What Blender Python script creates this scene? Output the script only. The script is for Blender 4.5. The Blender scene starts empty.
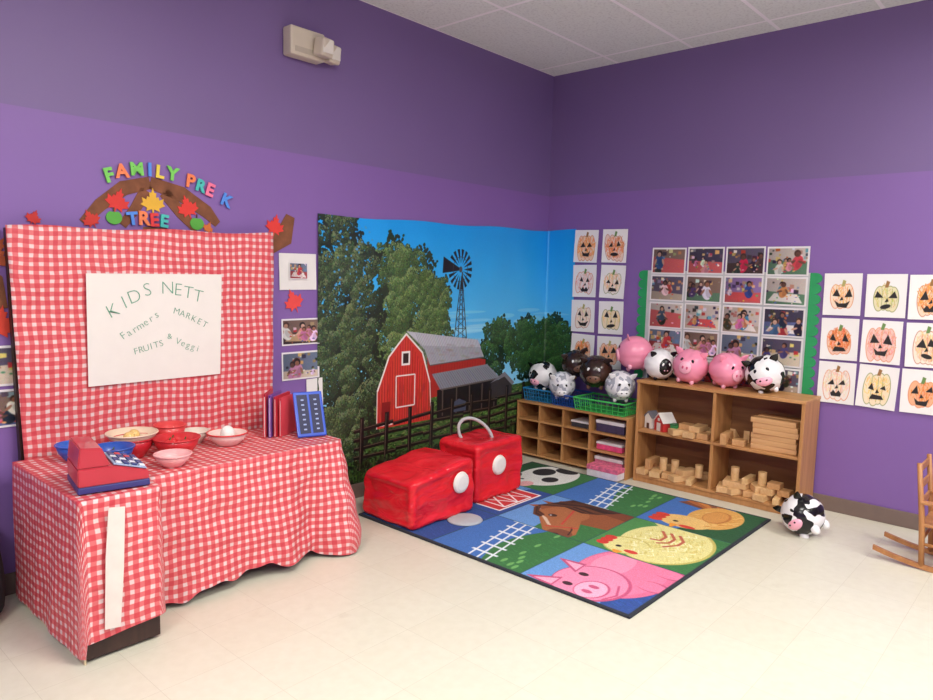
import bpy, bmesh, math, random
import numpy as np
from mathutils import Vector, Matrix, Euler
random.seed(7); rng=np.random.default_rng(7)
scene=bpy.context.scene
COL=scene.collection
try: scene.view_settings.view_transform='Standard'
except Exception: pass
pi=math.pi
def lin(c):
    r=[]
    for v in c[:3]:
        v=v/255.0
        r.append(v/12.92 if v<=.04045 else ((v+.055)/1.055)**2.4)
    return (r[0],r[1],r[2],1)
# ---------------------------------------------------------------- materials
class NT:
    def __init__(s,name):
        s.m=bpy.data.materials.new(name); s.m.use_nodes=True; s.t=s.m.node_tree
        s.b=s.t.nodes['Principled BSDF']
    def n(s,typ,props=None,**ins):
        nd=s.t.nodes.new(typ)
        for k,v in (props or {}).items(): setattr(nd,k,v)
        for k,v in ins.items():
            s.put(nd.inputs[k.replace('_',' ')] if k.replace('_',' ') in nd.inputs else nd.inputs[int(k[1:])],v)
        return nd
    def put(s,sock,v):
        if isinstance(v,bpy.types.NodeSocket): s.t.links.new(v,sock)
        else: sock.default_value=v
    def math(s,op,a,b=0.0):
        nd=s.t.nodes.new('ShaderNodeMath'); nd.operation=op; s.put(nd.inputs[0],a); s.put(nd.inputs[1],b); return nd.outputs[0]
    def mix(s,f,a,b):
        nd=s.t.nodes.new('ShaderNodeMix'); nd.data_type='RGBA'
        s.put(nd.inputs['Factor'],f); s.put(nd.inputs[6],a); s.put(nd.inputs[7],b); return nd.outputs[2]
    def ramp(s,f,stops,interp='LINEAR'):
        nd=s.t.nodes.new('ShaderNodeValToRGB'); nd.color_ramp.interpolation=interp
        e=nd.color_ramp.elements
        e[0].position,e[0].color=stops[0]; e[1].position,e[1].color=stops[-1]
        for p,c in stops[1:-1]:
            x=e.new(p); x.color=c
        s.put(nd.inputs[0],f); return nd.outputs[0]
    def bump(s,h,strength=.2,dist=.01):
        nd=s.t.nodes.new('ShaderNodeBump'); s.put(nd.inputs['Height'],h)
        nd.inputs['Strength'].default_value=strength; nd.inputs['Distance'].default_value=dist
        s.t.links.new(nd.outputs[0],s.b.inputs['Normal'])
_mc={}
def M(c,rough=.5,var=.06,scale=12,metal=0,bump=0,name=None,coat=0):
    key=(tuple(c),rough,var,scale,metal,bump,coat)
    if key in _mc: return _mc[key]
    w=NT(name or 'paint_%d_%d_%d'%tuple(c)); L=lin(c)
    co=w.n('ShaderNodeTexCoord').outputs['Object']
    nz=w.n('ShaderNodeTexNoise',Vector=co,Scale=scale,Detail=3.0).outputs[0]
    a=tuple(x*(1-var) for x in L[:3])+(1,); b=tuple(min(1,x*(1+var)) for x in L[:3])+(1,)
    w.put(w.b.inputs['Base Color'],w.ramp(nz,[(.3,a),(.7,b)]))
    w.b.inputs['Roughness'].default_value=rough; w.b.inputs['Metallic'].default_value=metal
    if coat: w.b.inputs['Coat Weight'].default_value=coat
    if bump: w.bump(nz,bump,.01)
    _mc[key]=w.m; return w.m
def wood(name,c1,c2,axis=1,rough=.45,sc=6):
    w=NT(name); co=w.n('ShaderNodeTexCoord').outputs['Object']
    s=[14,14,14]; s[axis]=1.2
    mp=w.n('ShaderNodeMapping',Vector=co,Scale=tuple(s)).outputs[0]
    nz=w.n('ShaderNodeTexNoise',Vector=mp,Scale=float(sc)/3,Detail=5.0,Distortion=.6).outputs[0]
    w.put(w.b.inputs['Base Color'],w.ramp(nz,[(.3,lin(c1)),(.7,lin(c2))]))
    w.b.inputs['Roughness'].default_value=rough; w.bump(nz,.05,.002)
    return w.m
def wallmat(name,low,high,zb):
    w=NT(name); co=w.n('ShaderNodeTexCoord').outputs['Object']
    sp=w.n('ShaderNodeSeparateXYZ',Vector=co).outputs[2]
    nz=w.n('ShaderNodeTexNoise',Vector=co,Scale=1.5,Detail=2.0).outputs[0]
    l=w.mix(nz,tuple(x*.94 for x in lin(low)[:3])+(1,),tuple(x*1.06 for x in lin(low)[:3])+(1,))
    h=w.mix(nz,tuple(x*.94 for x in lin(high)[:3])+(1,),tuple(x*1.06 for x in lin(high)[:3])+(1,))
    w.put(w.b.inputs['Base Color'],w.mix(w.math('GREATER_THAN',sp,zb),l,h))
    w.b.inputs['Roughness'].default_value=.5
    n2=w.n('ShaderNodeTexNoise',Vector=co,Scale=180.0,Detail=2.0).outputs[0]; w.bump(n2,.06,.002)
    return w.m
def gingham():
    w=NT('gingham_cloth'); uv=w.n('ShaderNodeTexCoord').outputs['UV']
    nd=w.n('ShaderNodeTexNoise',Vector=uv,Scale=5.0,Detail=2.0)
    sc=w.n('ShaderNodeVectorMath',{'operation':'SCALE'}); w.put(sc.inputs[0],nd.outputs['Color']); sc.inputs['Scale'].default_value=.03
    ad=w.n('ShaderNodeVectorMath',{'operation':'ADD'}); w.put(ad.inputs[0],uv); w.put(ad.inputs[1],sc.outputs[0])
    sp=w.n('ShaderNodeSeparateXYZ',Vector=ad.outputs[0])
    P=.039
    def band(x):
        t=w.math('ABSOLUTE',w.math('SUBTRACT',w.math('FRACT',w.math('DIVIDE',x,P)),.5))
        nd=w.t.nodes.new('ShaderNodeMapRange'); w.put(nd.inputs[0],t)
        nd.inputs[1].default_value=.25; nd.inputs[2].default_value=.31; nd.inputs[3].default_value=1; nd.inputs[4].default_value=0
        return nd.outputs[0]
    f=w.math('MULTIPLY',w.math('ADD',band(sp.outputs[0]),band(sp.outputs[1])),.5)
    c=w.ramp(f,[(0,lin((228,200,198))),(.5,lin((218,108,110))),(1,lin((206,68,78)))])
    w.put(w.b.inputs['Base Color'],c); w.b.inputs['Roughness'].default_value=.5
    nz=w.n('ShaderNodeTexNoise',Vector=uv,Scale=7.0,Detail=4.0,Distortion=.8).outputs[0]; w.bump(nz,.5,.03)
    return w.m
GING=gingham()
def imgmat(name,img,rough=.5,bump=0):
    w=NT(name); t=w.t.nodes.new('ShaderNodeTexImage'); t.image=img; t.interpolation='Linear'; t.extension='EXTEND'
    w.t.links.new(t.outputs[0],w.b.inputs['Base Color']); w.b.inputs['Roughness'].default_value=rough
    if bump:
        uv=w.n('ShaderNodeTexCoord').outputs['UV']
        nz=w.n('ShaderNodeTexNoise',Vector=uv,Scale=bump,Detail=3.0).outputs[0]; w.bump(nz,.3,.01)
    return w.m
# ---------------------------------------------------------------- painter
def blur(a,n):
    for _ in range(n):
        p=np.pad(a,((1,1),(1,1),(0,0)),'edge')
        a=(p[:-2,1:-1]+p[2:,1:-1]+p[1:-1,:-2]+p[1:-1,2:]+2*p[1:-1,1:-1])/6
    return a
class Canvas:
    def __init__(s,x0,y0,x1,y1,ppm,bg=(255,255,255)):
        s.x0,s.y0,s.k=x0,y0,ppm; s.w=int(round((x1-x0)*ppm)); s.h=int(round((y1-y0)*ppm))
        s.a=np.zeros((s.h,s.w,3),np.float32); s.a[:]=np.array(bg)/255.
    def bb(s,ax,ay,bx,by):
        i0=max(0,int((ax-s.x0)*s.k)-1); i1=min(s.w,int((bx-s.x0)*s.k)+2)
        j0=max(0,int((ay-s.y0)*s.k)-1); j1=min(s.h,int((by-s.y0)*s.k)+2)
        if i1<=i0 or j1<=j0: return None
        X,Y=np.meshgrid((np.arange(i0,i1)+.5)/s.k+s.x0,(np.arange(j0,j1)+.5)/s.k+s.y0)
        return slice(j0,j1),slice(i0,i1),X,Y
    def put(s,r,mask,c):
        c=np.array(c[:3],np.float32)/255.
        v=s.a[r[0],r[1]]; m=np.clip(mask,0,1)[...,None]; s.a[r[0],r[1]]=v*(1-m)+c*m
    def ell(s,cx,cy,rx,ry,c,rot=0,al=1):
        R=max(rx,ry); r=s.bb(cx-R,cy-R,cx+R,cy+R)
        if r is None: return
        X=r[2]-cx; Y=r[3]-cy; co,si=math.cos(rot),math.sin(rot)
        U=(X*co+Y*si)/rx; V=(-X*si+Y*co)/ry
        d=(1-np.sqrt(U*U+V*V))*min(rx,ry)*s.k+.5
        s.put(r,np.clip(d,0,1)*al,c)
    def poly(s,pts,c):
        xs=[p[0] for p in pts]; ys=[p[1] for p in pts]; r=s.bb(min(xs),min(ys),max(xs),max(ys))
        if r is None: return
        acc=0
        for ox,oy in ((-.25,-.25),(.25,.25)):
            X=r[2]+ox/s.k; Y=r[3]+oy/s.k; ins=np.zeros(X.shape,bool); n=len(pts)
            for i in range(n):
                ax,ay=pts[i]; bx,by=pts[(i+1)%n]
                if ay==by: continue
                cnd=((ay>Y)!=(by>Y))&(X<(bx-ax)*(Y-ay)/(by-ay)+ax); ins^=cnd
            acc=acc+ins*.5
        s.put(r,acc,c)
    def line(s,p,q,w,c):
        dx,dy=q[0]-p[0],q[1]-p[1]; L=math.hypot(dx,dy) or 1e-6; nx,ny=-dy/L*w/2,dx/L*w/2
        s.poly([(p[0]+nx,p[1]+ny),(q[0]+nx,q[1]+ny),(q[0]-nx,q[1]-ny),(p[0]-nx,p[1]-ny)],c)
    def pline(s,pts,w,c):
        for a,b in zip(pts[:-1],pts[1:]):
            s.line(a,b,w,c); s.ell(b[0],b[1],w/2,w/2,c)
    def image(s,name):
        im=bpy.data.images.new(name,s.w,s.h)
        out=np.ones((s.h,s.w,4),np.float32); out[...,:3]=np.clip(s.a,0,1)
        im.pixels.foreach_set(out.ravel()); im.update(); im.pack(); return im
def jit(c,v):
    return tuple(max(0,min(255,x+random.uniform(-v,v))) for x in c)
# ---------------------------------------------------------------- object helpers
def link(o):
    COL.objects.link(o); return o
def empty(name,label,cat,loc=(0,0,0),rz=0,group=None,rot=None):
    o=bpy.data.objects.new(name,None); o.empty_display_size=.05; o.location=loc
    o.rotation_euler=rot if rot else (0,0,rz)
    o['label']=label; o['category']=cat
    if group: o['group']=group
    return link(o)
def tag(o,label,cat,group=None):
    o['label']=label; o['category']=cat
    if group: o['group']=group
    return o
def obj(name,bm,mats,parent=None,smooth=False,loc=None,rot=None,label=None):
    me=bpy.data.meshes.new(name); bm.normal_update(); bm.to_mesh(me); bm.free()
    for m in (mats if isinstance(mats,(list,tuple)) else [mats]): me.materials.append(m)
    if smooth:
        for p in me.polygons: p.use_smooth=True
    o=bpy.data.objects.new(name,me); link(o)
    if parent: o.parent=parent
    if loc: o.location=loc
    if rot: o.rotation_euler=rot
    if label: o['label']=label
    return o
def bbox(bm,x0,x1,y0,y1,z0,z1,bev=0,mi=0,seg=2):
    r=bmesh.ops.create_cube(bm,size=1); vs=r['verts']
    for v in vs:
        v.co=Vector((x0+(v.co.x+.5)*(x1-x0),y0+(v.co.y+.5)*(y1-y0),z0+(v.co.z+.5)*(z1-z0)))
    fs=set(f for v in vs for f in v.link_faces)
    for f in fs: f.material_index=mi
    if bev:
        es=list(set(e for v in vs for e in v.link_edges))
        r=bmesh.ops.bevel(bm,geom=es,offset=bev,segments=seg,affect='EDGES',profile=.5)
        for f in r['faces']: f.material_index=mi
def box(name,x0,x1,y0,y1,z0,z1,mat,parent=None,bev=.003,**k):
    bm=bmesh.new(); bbox(bm,x0,x1,y0,y1,z0,z1,bev); return obj(name,bm,mat,parent,**k)
def lathe(prof,seg=32,bm=None,axis='z',cen=(0,0,0)):
    bm=bm or bmesh.new(); rings=[]
    for r,z in prof:
        if r<1e-6: rings.append([bm.verts.new((0,0,z))])
        else: rings.append([bm.verts.new((r*math.cos(2*pi*i/seg),r*math.sin(2*pi*i/seg),z)) for i in range(seg)])
    nv=[v for r in rings for v in r]
    for a,b in zip(rings[:-1],rings[1:]):
        if len(a)==1 and len(b)==1: continue
        for i in range(seg):
            j=(i+1)%seg
            if len(a)==1: bm.faces.new((a[0],b[i],b[j]))
            elif len(b)==1: bm.faces.new((a[i],a[j],b[0]))
            else: bm.faces.new((a[i],a[j],b[j],b[i]))
    for v in nv:
        x,y,z=v.co
        if axis=='x': v.co=Vector((z,y,-x))
        elif axis=='y': v.co=Vector((x,z,-y))
        v.co+=Vector(cen)
    bmesh.ops.recalc_face_normals(bm,faces=bm.faces)
    return bm
def tube(bm,pts,r,seg=10,closed=False):
    pts=[Vector(p) for p in pts]; n=len(pts); rings=[]
    up=Vector((0,0,1))
    for i in range(n):
        a=pts[i-1] if (i>0 or closed) else pts[i]; b=pts[(i+1)%n] if (i<n-1 or closed) else pts[i]
        t=(b-a).normalized(); s=t.cross(up)
        if s.length<.05: s=t.cross(Vector((0,1,0)))
        s.normalize(); u=s.cross(t)
        rr=r[i] if isinstance(r,(list,tuple)) else r
        rings.append([bm.verts.new(pts[i]+(s*math.cos(2*pi*k/seg)+u*math.sin(2*pi*k/seg))*rr) for k in range(seg)])
    m=n if closed else n-1
    for i in range(m):
        a=rings[i]; b=rings[(i+1)%n]
        for k in range(seg):
            j=(k+1)%seg; bm.faces.new((a[k],a[j],b[j],b[k]))
    if not closed:
        bm.faces.new(rings[0][::-1]); bm.faces.new(rings[-1])
    bmesh.ops.recalc_face_normals(bm,faces=bm.faces)
    return bm
def ellipsoid(c,s,bm=None,seg=24,rings=16,rot=None):
    bm=bm or bmesh.new(); r=bmesh.ops.create_uvsphere(bm,u_segments=seg,v_segments=rings,radius=1)
    mt=Matrix.Translation(Vector(c))@(Euler(rot).to_matrix().to_4x4() if rot else Matrix())@Matrix.Diagonal((s[0],s[1],s[2],1))
    bmesh.ops.transform(bm,matrix=mt,verts=r['verts']); return bm
def prism(pts,d0,d1,bm=None,mi=0):
    bm=bm or bmesh.new(); a=[bm.verts.new((x,y,d0)) for x,y in pts]; b=[bm.verts.new((x,y,d1)) for x,y in pts]
    fs=[bm.faces.new(a[::-1]),bm.faces.new(b)]
    n=len(pts)
    for i in range(n): fs.append(bm.faces.new((a[i],a[(i+1)%n],b[(i+1)%n],b[i])))
    for f in fs: f.material_index=mi
    bmesh.ops.recalc_face_normals(bm,faces=fs)
    return bm
LWR=(pi/2,0,0); RWR=(pi/2,0,-pi/2)
# ================================================================ ROOM
H=3.18; ZB=2.185
WM=wallmat('purple_wall_paint',(128,95,163),(117,95,146),ZB)
def struct(o): o['kind']='structure'; return o
struct(box('wall_north',-7.5,.12,0,.12,0,H,WM,bev=0))
struct(box('wall_east',0,.12,-7,0,0,H,WM,bev=0))
struct(box('wall_west',-7.62,-7.5,-7,.12,0,H,WM,bev=0))
struct(box('wall_south',-7.62,.12,-7.12,-7,0,H,WM,bev=0))
w=NT('vinyl_tile_floor'); co=w.n('ShaderNodeTexCoord').outputs['Object']
br=w.n('ShaderNodeTexBrick',{'offset':0.0,'squash':1.0},Vector=co,Color1=lin((219,216,198)),Color2=lin((217,213,194)),Mortar=lin((198,193,173)),Scale=1.0)
br.inputs['Mortar Size'].default_value=.0010; br.inputs['Brick Width'].default_value=.305; br.inputs['Row Height'].default_value=.305
nz=w.n('ShaderNodeTexNoise',Vector=co,Scale=22.0,Detail=5.0).outputs[0]
nz3=w.n('ShaderNodeTexNoise',Vector=co,Scale=4.5,Detail=6.0,Roughness=.7).outputs[0]
c1=w.mix(w.ramp(nz,[(.35,(0,0,0,1)),(.75,(.3,.3,.3,1))]),br.outputs[0],lin((198,192,170)))
c2=w.mix(w.ramp(nz3,[(.62,(0,0,0,1)),(.72,(.22,.22,.22,1))]),c1,lin((176,168,146)))
w.put(w.b.inputs['Base Color'],c2)
w.b.inputs['Roughness'].default_value=.34
struct(box('floor',-7.6,.1,-7.1,.1,-.1,0,w.m,bev=0))
w=NT('ceiling_tile'); co=w.n('ShaderNodeTexCoord').outputs['Object']
mp=w.n('ShaderNodeMapping',Vector=co,Location=(.22,.0,0)).outputs[0]
br=w.n('ShaderNodeTexBrick',{'offset':0.0,'squash':1.0},Vector=mp,Color1=lin((238,244,238)),Color2=lin((232,239,232)),Mortar=lin((255,255,254)),Scale=1.0)
br.inputs['Mortar Size'].default_value=.013; br.inputs['Brick Width'].default_value=1.22; br.inputs['Row Height'].default_value=.61
nz=w.n('ShaderNodeTexNoise',Vector=co,Scale=60.0,Detail=5.0).outputs[0]
w.put(w.b.inputs['Base Color'],w.mix(w.math('MULTIPLY',w.ramp(nz,[(.5,(0,0,0,1)),(.68,(.35,.35,.35,1))]),w.math('SUBTRACT',1.0,br.outputs['Fac'])),br.outputs[0],lin((180,184,180))))
w.b.inputs['Roughness'].default_value=.9
struct(box('ceiling',-7.6,.1,-7.1,.1,H,H+.1,w.m,bev=0))
BB=M((118,100,92),.5)
struct(box('baseboard_east',-.012,0,-7,-.012,0,.10,BB,bev=.002))
struct(box('baseboard_north',-7.5,0,-.012,0,0,.10,BB,bev=.002))
TR=M((235,235,232),.4)
w=NT('fluorescent_diffuser'); w.b.inputs['Base Color'].default_value=(1,1,1,1); w.b.inputs['Emission Color'].default_value=(1,.98,.92,1); w.b.inputs['Emission Strength'].default_value=7
DIF=w.m
for i,(x,y) in enumerate([(-3.3,-2.6),(-3.3,-5.2),(-6.0,-2.6),(-6.0,-5.2),(-1.0,-4.4)]):
    e=empty('ceiling_light','white surface-mounted fluorescent ceiling fixture with wrap diffuser','ceiling light',(x,y,H),group='ceiling fixtures')
    box('frame',-.31,.31,-.61,.61,-.03,-.001,TR,e)
    bm=bmesh.new(); bbox(bm,-.27,.27,-.57,.57,-.10,-.0305,.015); obj('diffuser',bm,DIF,e)
    ld=bpy.data.lights.new('lamp','AREA'); ld.shape='RECTANGLE'; ld.size=.54; ld.size_y=1.14; ld.energy=54; ld.color=(1,.98,.925)
    lo=bpy.data.objects.new('lamp',ld); link(lo); lo.parent=e; lo.location=(0,0,-.11)
wd=bpy.data.worlds.new('world'); scene.world=wd; wd.use_nodes=True
wd.node_tree.nodes['Background'].inputs[0].default_value=(.9,.9,1,1); wd.node_tree.nodes['Background'].inputs[1].default_value=.3
# ================================================================ CAMERA
yaw,pitch,roll=.7307,-.1064,.0246
f=Vector((math.cos(yaw)*math.cos(pitch),math.sin(yaw)*math.cos(pitch),math.sin(pitch)))
r=Vector((math.sin(yaw),-math.cos(yaw),0)); u=r.cross(f)
r2=r*math.cos(roll)+u*math.sin(roll); u2=-r*math.sin(roll)+u*math.cos(roll)
cd=bpy.data.cameras.new('camera'); cd.sensor_width=36; cd.lens=701.8/933*36
cam=bpy.data.objects.new('camera',cd); link(cam)
mw=Matrix((r2,u2,-f)).transposed().to_4x4(); mw.translation=Vector((-5.0115,-3.579,1.5)); cam.matrix_world=mw
scene.camera=cam
# ================================================================ MURAL
def paint_mural():
    c=Canvas(-2.41,.06,.30,1.90,560,(40,130,205))
    Y=np.linspace(.06,1.90,c.h)[:,None]; X=np.linspace(-2.41,.3,c.w)[None,:]
    t=np.clip((Y-.6)/1.2,0,1)
    for k,(lo,hi) in enumerate([(140,18),(212,156),(244,236)]):
        c.a[...,k]=(lo*(1-t)+hi*t)/255.+0*X
    for i in range(60):
        c.ell(random.uniform(-2,.3),random.uniform(.9,1.25),random.uniform(.08,.25),random.uniform(.008,.02),jit((160,220,242),8),0,.4)
    c.poly([(-2.5,.0),(.4,.0),(.4,.62),(-.6,.60),(-2.5,.62)],(66,98,46))
    for i in range(5000):
        y=random.uniform(.06,.6); g=random.choice([(46,76,34),(78,114,52),(98,130,64),(34,56,28),(114,124,72)])
        if y<.30: g=tuple(v*.45 for v in g)
        c.ell(random.uniform(-2.41,.3),y,random.uniform(.006,.02),random.uniform(.002,.007),jit(g,10))
    def foliage(blobs,n,pal,s=(.003,.009)):
        pts=[]
        for (cx,cy,rx,ry) in blobs:
            for i in range(int(n*rx*ry*6)):
                a=random.uniform(0,2*pi); q=math.sqrt(random.random()); lump=1+.12*math.sin(4*a+cx*9)+.10*math.sin(9*a+cy*7)+.06*math.sin(19*a)+random.uniform(-.04,.06)
                pts.append((cx+rx*q*lump*math.cos(a),cy+ry*q*lump*math.sin(a)))
        random.shuffle(pts)
        cl=[]
        for (cx,cy,rx,ry) in blobs:
            for i in range(max(6,int(rx*ry*420))):
                a=random.uniform(0,6.28); q=math.sqrt(random.random())*.95
                cl.append((cx+rx*q*math.cos(a),cy+ry*q*math.sin(a),random.uniform(.025,.06)))
        for x,y in pts[::2]:
            c.ell(x,y,s[1]*1.3,s[1],jit(pal[0],6),random.uniform(0,3))
        C_=np.array(cl)
        for x,y in pts:
            d=np.hypot(C_[:,0]-x,(C_[:,1]-y)); i=int(np.argmin(d/C_[:,2])); rr=C_[i,2]; dd=d[i]/rr
            if dd>1.5: continue
            l=.5+.5*(y-C_[i,1])/rr-.25*(x-C_[i,0])/rr+random.uniform(-.4,.4)
            g=pal[1] if l<.4 else (pal[2] if l<.85 else pal[3])
            c.ell(x,y,random.uniform(*s),random.uniform(s[0]*.7,s[1]*.6),jit(g,12),random.uniform(0,3))
    dk=[(24,38,24),(44,62,38),(68,90,54),(108,126,84)]
    md=[(34,52,30),(58,84,46),(84,112,60),(122,146,90)]
    bk=[(20,44,26),(34,68,36),(48,88,44),(72,116,62)]
    foliage([(-.68,.92,.20,.20),(-.60,1.05,.12,.12),(-.36,.92,.2,.18),(-.28,1.05,.14,.13),(.0,.95,.2,.18),(.12,1.02,.16,.16),(.2,.8,.3,.2),(-.1,.75,.3,.15)],9000,bk)
    foliage([(-1.78,1.0,.2,.5),(-1.90,.70,.16,.30),(-1.55,1.20,.30,.34),(-1.62,1.48,.24,.22),(-1.80,1.55,.16,.2),(-1.40,1.02,.18,.34),(-1.34,1.30,.12,.16)],7500,md)
    c.line((-2.2,.06),(-2.2,1.1),.06,(44,36,28))
    foliage([(-2.35,.7,.26,.55),(-2.3,1.2,.24,.42),(-2.28,1.65,.22,.24),(-2.08,1.55,.16,.16),(-2.06,1.2,.18,.26),(-2.06,.8,.18,.34),(-2.2,.4,.22,.24)],7500,dk)
    for i in range(50):
        c.ell(random.uniform(-2.3,-1.98),random.uniform(1.25,1.82),random.uniform(.003,.010),.007,(70,150,205))
    # windmill
    K=(46,52,60)
    ap=(-1.10,1.52)
    for bx in (-1.195,-1.135,-1.06,-1.005): c.line(ap,(bx,.85),.008,K)
    for k in range(9):
        z=.88+k*.072; hw=.095*(1.52-z)/.67
        c.line((-1.10-hw,z),(-1.10+hw,z),.005,K); c.line((-1.10-hw,z),(-1.10+hw*.88,z+.072),.004,K); c.line((-1.10+hw,z),(-1.10-hw*.88,z+.072),.004,K)
    c.poly([(-1.13,1.55),(-1.30,1.63),(-1.31,1.51),(-1.14,1.53)],(20,22,30))
    for k in range(18):
        a=k*2*pi/18; ux,uy=math.cos(a),math.sin(a); vx,vy=-uy,ux
        c.poly([(-1.12+ux*.035,1.54+uy*.045),(-1.12+ux*.13+vx*.016,1.54+uy*.15+vy*.017),(-1.12+ux*.13-vx*.010,1.54+uy*.15-vy*.012)],(18,22,30))
    for k in range(36):
        a=k*2*pi/36; b=a+2*pi/36; c.line((-1.12+.08*math.cos(a),1.54+.093*math.sin(a)),(-1.12+.08*math.cos(b),1.54+.093*math.sin(b)),.005,(60,66,74))
    c.ell(-1.12,1.54,.018,.022,(70,72,80))
    # roofs and barn: red side wall below the grey main roof, open lean-to in front of it
    c.poly([(-1.46,.96),(-.80,.84),(-.80,.62),(-1.42,.60)],(168,44,38))
    c.poly([(-1.66,1.10),(-.90,1.00),(-.82,.86),(-1.42,.84),(-1.48,.96)],(164,168,176))
    c.poly([(-1.66,1.10),(-.90,1.00),(-.86,.94),(-1.50,.99)],(188,192,200))
    for k in range(40):
        t=k/40; c.line((-1.57+t*.70,1.082-t*.075),(-1.45+t*.62,.85+t*.01),.0035,jit((134,138,146),14))
    for k in range(30): c.ell(random.uniform(-1.4,-.88),random.uniform(.86,.98),.03,.008,jit((150,140,136),14),-.1,.35)
    c.line((-1.42,.84),(-.82,.86),.008,(90,88,90))
    for k in range(20): c.line((-1.40+k*.03,.77),(-1.40+k*.03,.835),.003,(126,30,28))
    c.poly([(-1.40,.775),(-.78,.80),(-.60,.67),(-1.30,.64)],(132,136,146))
    for k in range(26): c.line((-1.38+k*.024,.778),(-1.29+k*.0265,.655),.0035,jit((100,104,114),12))
    c.poly([(-1.34,.65),(-.64,.67),(-.64,.44),(-1.34,.44)],(24,22,24))
    for k in range(5): c.line((-1.28+k*.15,.45),(-1.28+k*.15,.65),.014,(84,72,64))
    c.line((-1.3,.648),(-.62,.672),.012,(96,88,84))
    c.poly([(-1.18,.46),(-1.02,.46),(-1.02,.53),(-1.10,.56),(-1.18,.53)],(70,78,96))
    c.poly([(-.72,.52),(-.45,.52),(-.45,.62),(-.55,.68),(-.72,.64)],(56,52,52)); c.poly([(-.74,.64),(-.55,.72),(-.42,.62),(-.45,.60),(-.55,.68)],(120,120,126))
    red=(200,54,44)
    g=[(-1.92,.44),(-1.92,.70),(-1.82,.93),(-1.66,1.08),(-1.50,.94),(-1.42,.72),(-1.40,.44)]
    c.poly(g,red)
    for k in range(44):
        x=-1.914+k*.0118; top=.70+min((x+1.92)/.26*.38,(-1.40-x)/.26*.38,.36)
        c.line((x,.45),(x,top),.0045 if k%2 else .003,jit((156,32,30) if k%2 else (214,80,66),18))
    for k in range(90): c.ell(random.uniform(-1.9,-1.42),random.uniform(.45,.72),.005,.03,jit((150,50,42),20),0,.45)
    c.pline(g[1:6],.014,(232,228,222)); c.line(g[0],g[1],.008,(220,214,208)); c.line(g[6],g[5],.009,(220,214,208))
    c.poly([(-1.70,.86),(-1.62,.86),(-1.62,.96),(-1.70,.96)],(236,232,226)); c.poly([(-1.685,.875),(-1.635,.875),(-1.635,.945),(-1.685,.945)],(50,34,34))
    for (a,b) in [((-1.75,.57),(-1.57,.57)),((-1.57,.57),(-1.57,.79)),((-1.57,.79),(-1.75,.79)),((-1.75,.79),(-1.75,.57))]: c.line(a,b,.010,(232,228,222))
    c.line((-1.90,.46),(-1.78,.46),.010,(230,220,214)); c.poly([(-1.88,.46),(-1.80,.46),(-1.80,.62),(-1.88,.62)],(130,26,24))
    # rustic fence
    for zz in (.52,.455,.39,.325,.26):
        x=-2.12
        while x<-.15:
            x2=x+random.uniform(.3,.4); yy=zz+(x+2.1)*.035-.06; dy=random.uniform(-.012,.012)
            c.line((x,yy+.0+dy),(x2,yy+.013-dy),.026,(24,18,17)); c.line((x,yy+.008+dy),(x2,yy+.021-dy),.006,(92,76,62)); x=x2
    x=-2.06
    while x<-.2:
        zb=.14+(x+2.1)*.04; c.line((x,zb),(x+.01,zb+.40),.036,(22,17,16)); c.line((x-.008,zb),(x+.002,zb+.39),.007,(92,76,64)); x+=.22
    for i in range(2200):
        c.ell(random.uniform(-2.41,.3),random.uniform(.06,.24),random.uniform(.004,.012),random.uniform(.004,.02),jit(random.choice([(24,42,20),(42,64,30),(62,84,38),(14,22,14)]),8))
    c.a=blur(c.a,1); c.a+=rng.normal(0,.014,c.a.shape[:2])[...,None].astype(np.float32)
    return c.image('farm_mural_print')
MI=imgmat('mural_vinyl',paint_mural(),.36,bump=9)
bm=bmesh.new(); uvl=bm.loops.layers.uv.new('UVMap')
S=[-2.41+i*.045 for i in range(53)]+[-.03,-.015,0,.015,.03,.1,.2,.29]; Z=[.08+i*(1.78/24) for i in range(25)]
grid=[]
for s in S:
    colm=[]
    for z in Z:
        top=(1.845+(s+2.41)*.02+.006*math.sin(s*7)); zz=.08+(z-.08)/1.78*(top-.08)
        if s<=-.03: x,y=s,-.006
        elif s>=.03: x,y=-.006,-s
        else:
            t=(s+.03)/.06; x=-.03*(1-t)**2-.006*(1-(1-t)**2); y=-.006*(1-t*t)-.03*t*t
        y-=(.004*abs(math.sin(s*9+z*3))+.003*(1+math.sin(s*14-z*9))*math.exp(-((z-1.6)/.35)**2)) if s<=-.03 else 0
        colm.append((bm.verts.new((x,y,zz)),((s+2.41)/2.71,(zz-.06)/1.84)))
    grid.append(colm)
for i in range(len(S)-1):
    for j in range(len(Z)-1):
        q=[grid[i][j],grid[i+1][j],grid[i+1][j+1],grid[i][j+1]]
        fc=bm.faces.new([v[0] for v in q])
        for l,v in zip(fc.loops,q): l[uvl].uv=v[1]
o=obj('farm_mural',bm,MI,smooth=True); tag(o,'vinyl farm backdrop with red barn and windmill wrapping wall corner','mural')
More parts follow.
